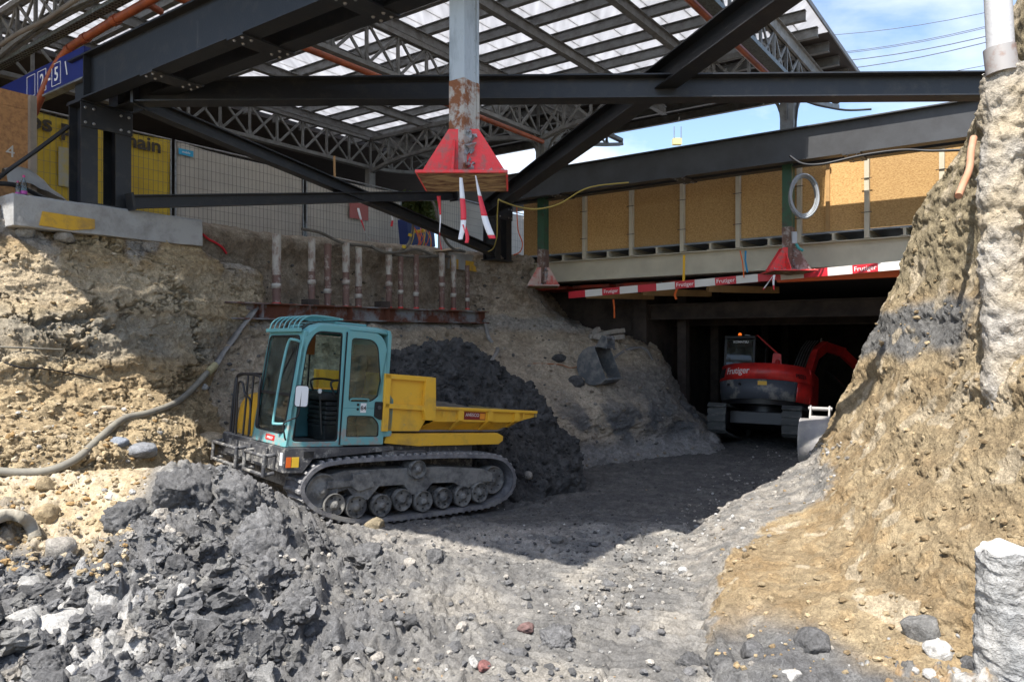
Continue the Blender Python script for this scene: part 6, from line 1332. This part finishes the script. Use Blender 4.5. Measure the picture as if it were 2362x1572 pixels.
# scrap timber blocks on the ledge
mtb=mat('grey timber block',(.36,.33,.29),.85,col2=(.25,.22,.19),scale=8)
for i,(x,y,l,an,lb) in enumerate(((1378,776,.5,20,'left'),(1398,772,.7,28,'longest'),(1412,768,.7,26,'upper right'),(1383,784,.45,-35,'lower front'),(1418,780,.5,18,'lower right'),(1372,768,.3,60,'smallest upper left'))):
    h=HIT(x,y+6)
    if h is None: continue
    c=h[0]+V(0,-.05,.09+.03*i%.06);d=V(math.cos(R(an)),.3,math.sin(R(an))*.35);d/=np.linalg.norm(d)
    tag(MB().bar(c-d*l/2,c+d*l/2,.13,.12).build('timber_block',mtb,None,.01),lb+' pale timber block of the pile on the ledge under the footbridge','timber block','timber blocks piled on the ledge')
# red and white tape scrap on top of the left bank
q=onsurf([(468,540),(482,552),(498,560),(512,570),(522,584)],.05,None,5);pipe('tape_scrap','crumpled red tape scrap on the top edge of the left bank',q,.022,mtr,'tape',n=5)
# jet grouted columns on the right
mjg=matsoil('grout',b1=1.0,b2=.9,s1=7,s2=30,dist=.06,tint=(.7,1.15))
def grout(label,pts,r_,col,col2,seg=140,amp=.08,squash=1.0):
    q=np.array(cat([P(*a) for a in pts],max(2,seg//max(1,len(pts)-1))));n=72;N=len(q);a=np.linspace(0,2*math.pi,n,endpoint=False)
    pos=[];
    for i,p in enumerate(q):
        for t_ in a: pos.append(p+V(math.cos(t_)*r_,math.sin(t_)*r_,0))
    pos=np.array(pos);nr=np.tile(np.stack([np.cos(a),np.sin(a),0*a],1),(N,1))
    n1=fbm(pos*2.2,4,.6);n2=fbm(pos*V(9,9,14),4,.65);F1,F2,iv=worley(pos*3.2+.5*n1[:,None]);led=fbm(pos*V(4,4,7)+5,4,.6,ridge=True)
    G1,G2,ig=worley(pos*11+.6*n2[:,None]);d=amp*(1.0*n1+.9*(iv-.5)*ss(0,.12,F2-F1)+.55*n2+.35*(led-.4)+.5*(ig-.5)*ss(0,.2,G2-G1))
    pos[:,2]+=np.clip(1-np.arange(N*n)/(n*8.),0,1)*.09*perlin(np.stack([np.cos(np.tile(a,N))*1.3,np.sin(np.tile(a,N))*1.3,np.tile(a*0,N)],1)+3.3);taper=1-.25*ss(N*n-n*4,N*n,np.arange(N*n))
    v=pos+nr*d[:,None];t=np.clip(.5+fbm(pos*2.2+90,4)*1.8,0,1);c=mixc(col,col2,t)
    i=np.arange(N*n).reshape(N,n);j=np.roll(i,-1,1);Q=np.stack([i[:-1].ravel(),j[:-1].ravel(),j[1:].ravel(),i[1:].ravel()],1)
    v=np.vstack([v,v[:n].mean(0)[None]+V(0,0,.02)]);c=np.vstack([c,c[:1]]);T=np.stack([i[0],j[0],np.full(n,N*n),np.full(n,N*n)],1)
    o=npmesh('grout_column',v,np.vstack([Q,T[:,[0,1,2,2]]]) if False else Q,c,mjg,None,True)
    cap=MB();cap.add([tuple(v[k]) for k in range(n)],[tuple(range(n))]);oc_=cap.build('top_face',mat('grout top',tuple(PALE*1.1),.95,bump=1,bscale=12),o,world=False) if True else None
    return tag(o,label,'grout column')
WM['x']=Matrix()
grout('tall pale grout column standing in the right bank below the steel casing',[(2324,150,6.42),(2316,300,6.38),(2312,450,6.34),(2316,600,6.3),(2326,800,6.25),(2336,1000,6.2)],.18,CREAM*.8,DRY*1.25,amp=.06)
grout('short grey grout column at the lower right corner',[(2322,1262,4.75),(2324,1400,4.72),(2320,1560,4.7),(2318,1700,4.7)],.17,V(.27,.28,.29),PALE*.8,amp=.035)
cs=thing('steel_casing','white dusted steel casing tube standing on the tall grout column at the top right','casing tube',P(2306,130,6.4))
mcs=mat('dusty casing',(.55,.55,.56),.6,.2,col2=(.30,.12,.06),scale=3,lo=.58,hi=.7,bump=.2)
MB().tube([P(2296,-120,6.4),P(2310,150,6.35)],.105,20).build('tube',mcs,cs,world=True);MB().tube([P(2305,110,6.35),P(2312,168,6.35)],.122,20).build('collar',mat('rusty collar',(.40,.38,.37),.6,.2,col2=(.26,.12,.07),scale=5,lo=.5,hi=.7),cs,world=True)
pk=cat([P(2246,318,7.6),P(2240,350,7.5),P(2236,390,7.4),P(2222,425,7.3),P(2211,452,7.2)],5);o=pipe('plastic_pipe','bent salmon coloured pipe sticking out of the right bank',pk,.035,mat('salmon pipe',(.50,.22,.13),.7,col2=(.38,.26,.18),scale=6),'pipe',n=12)
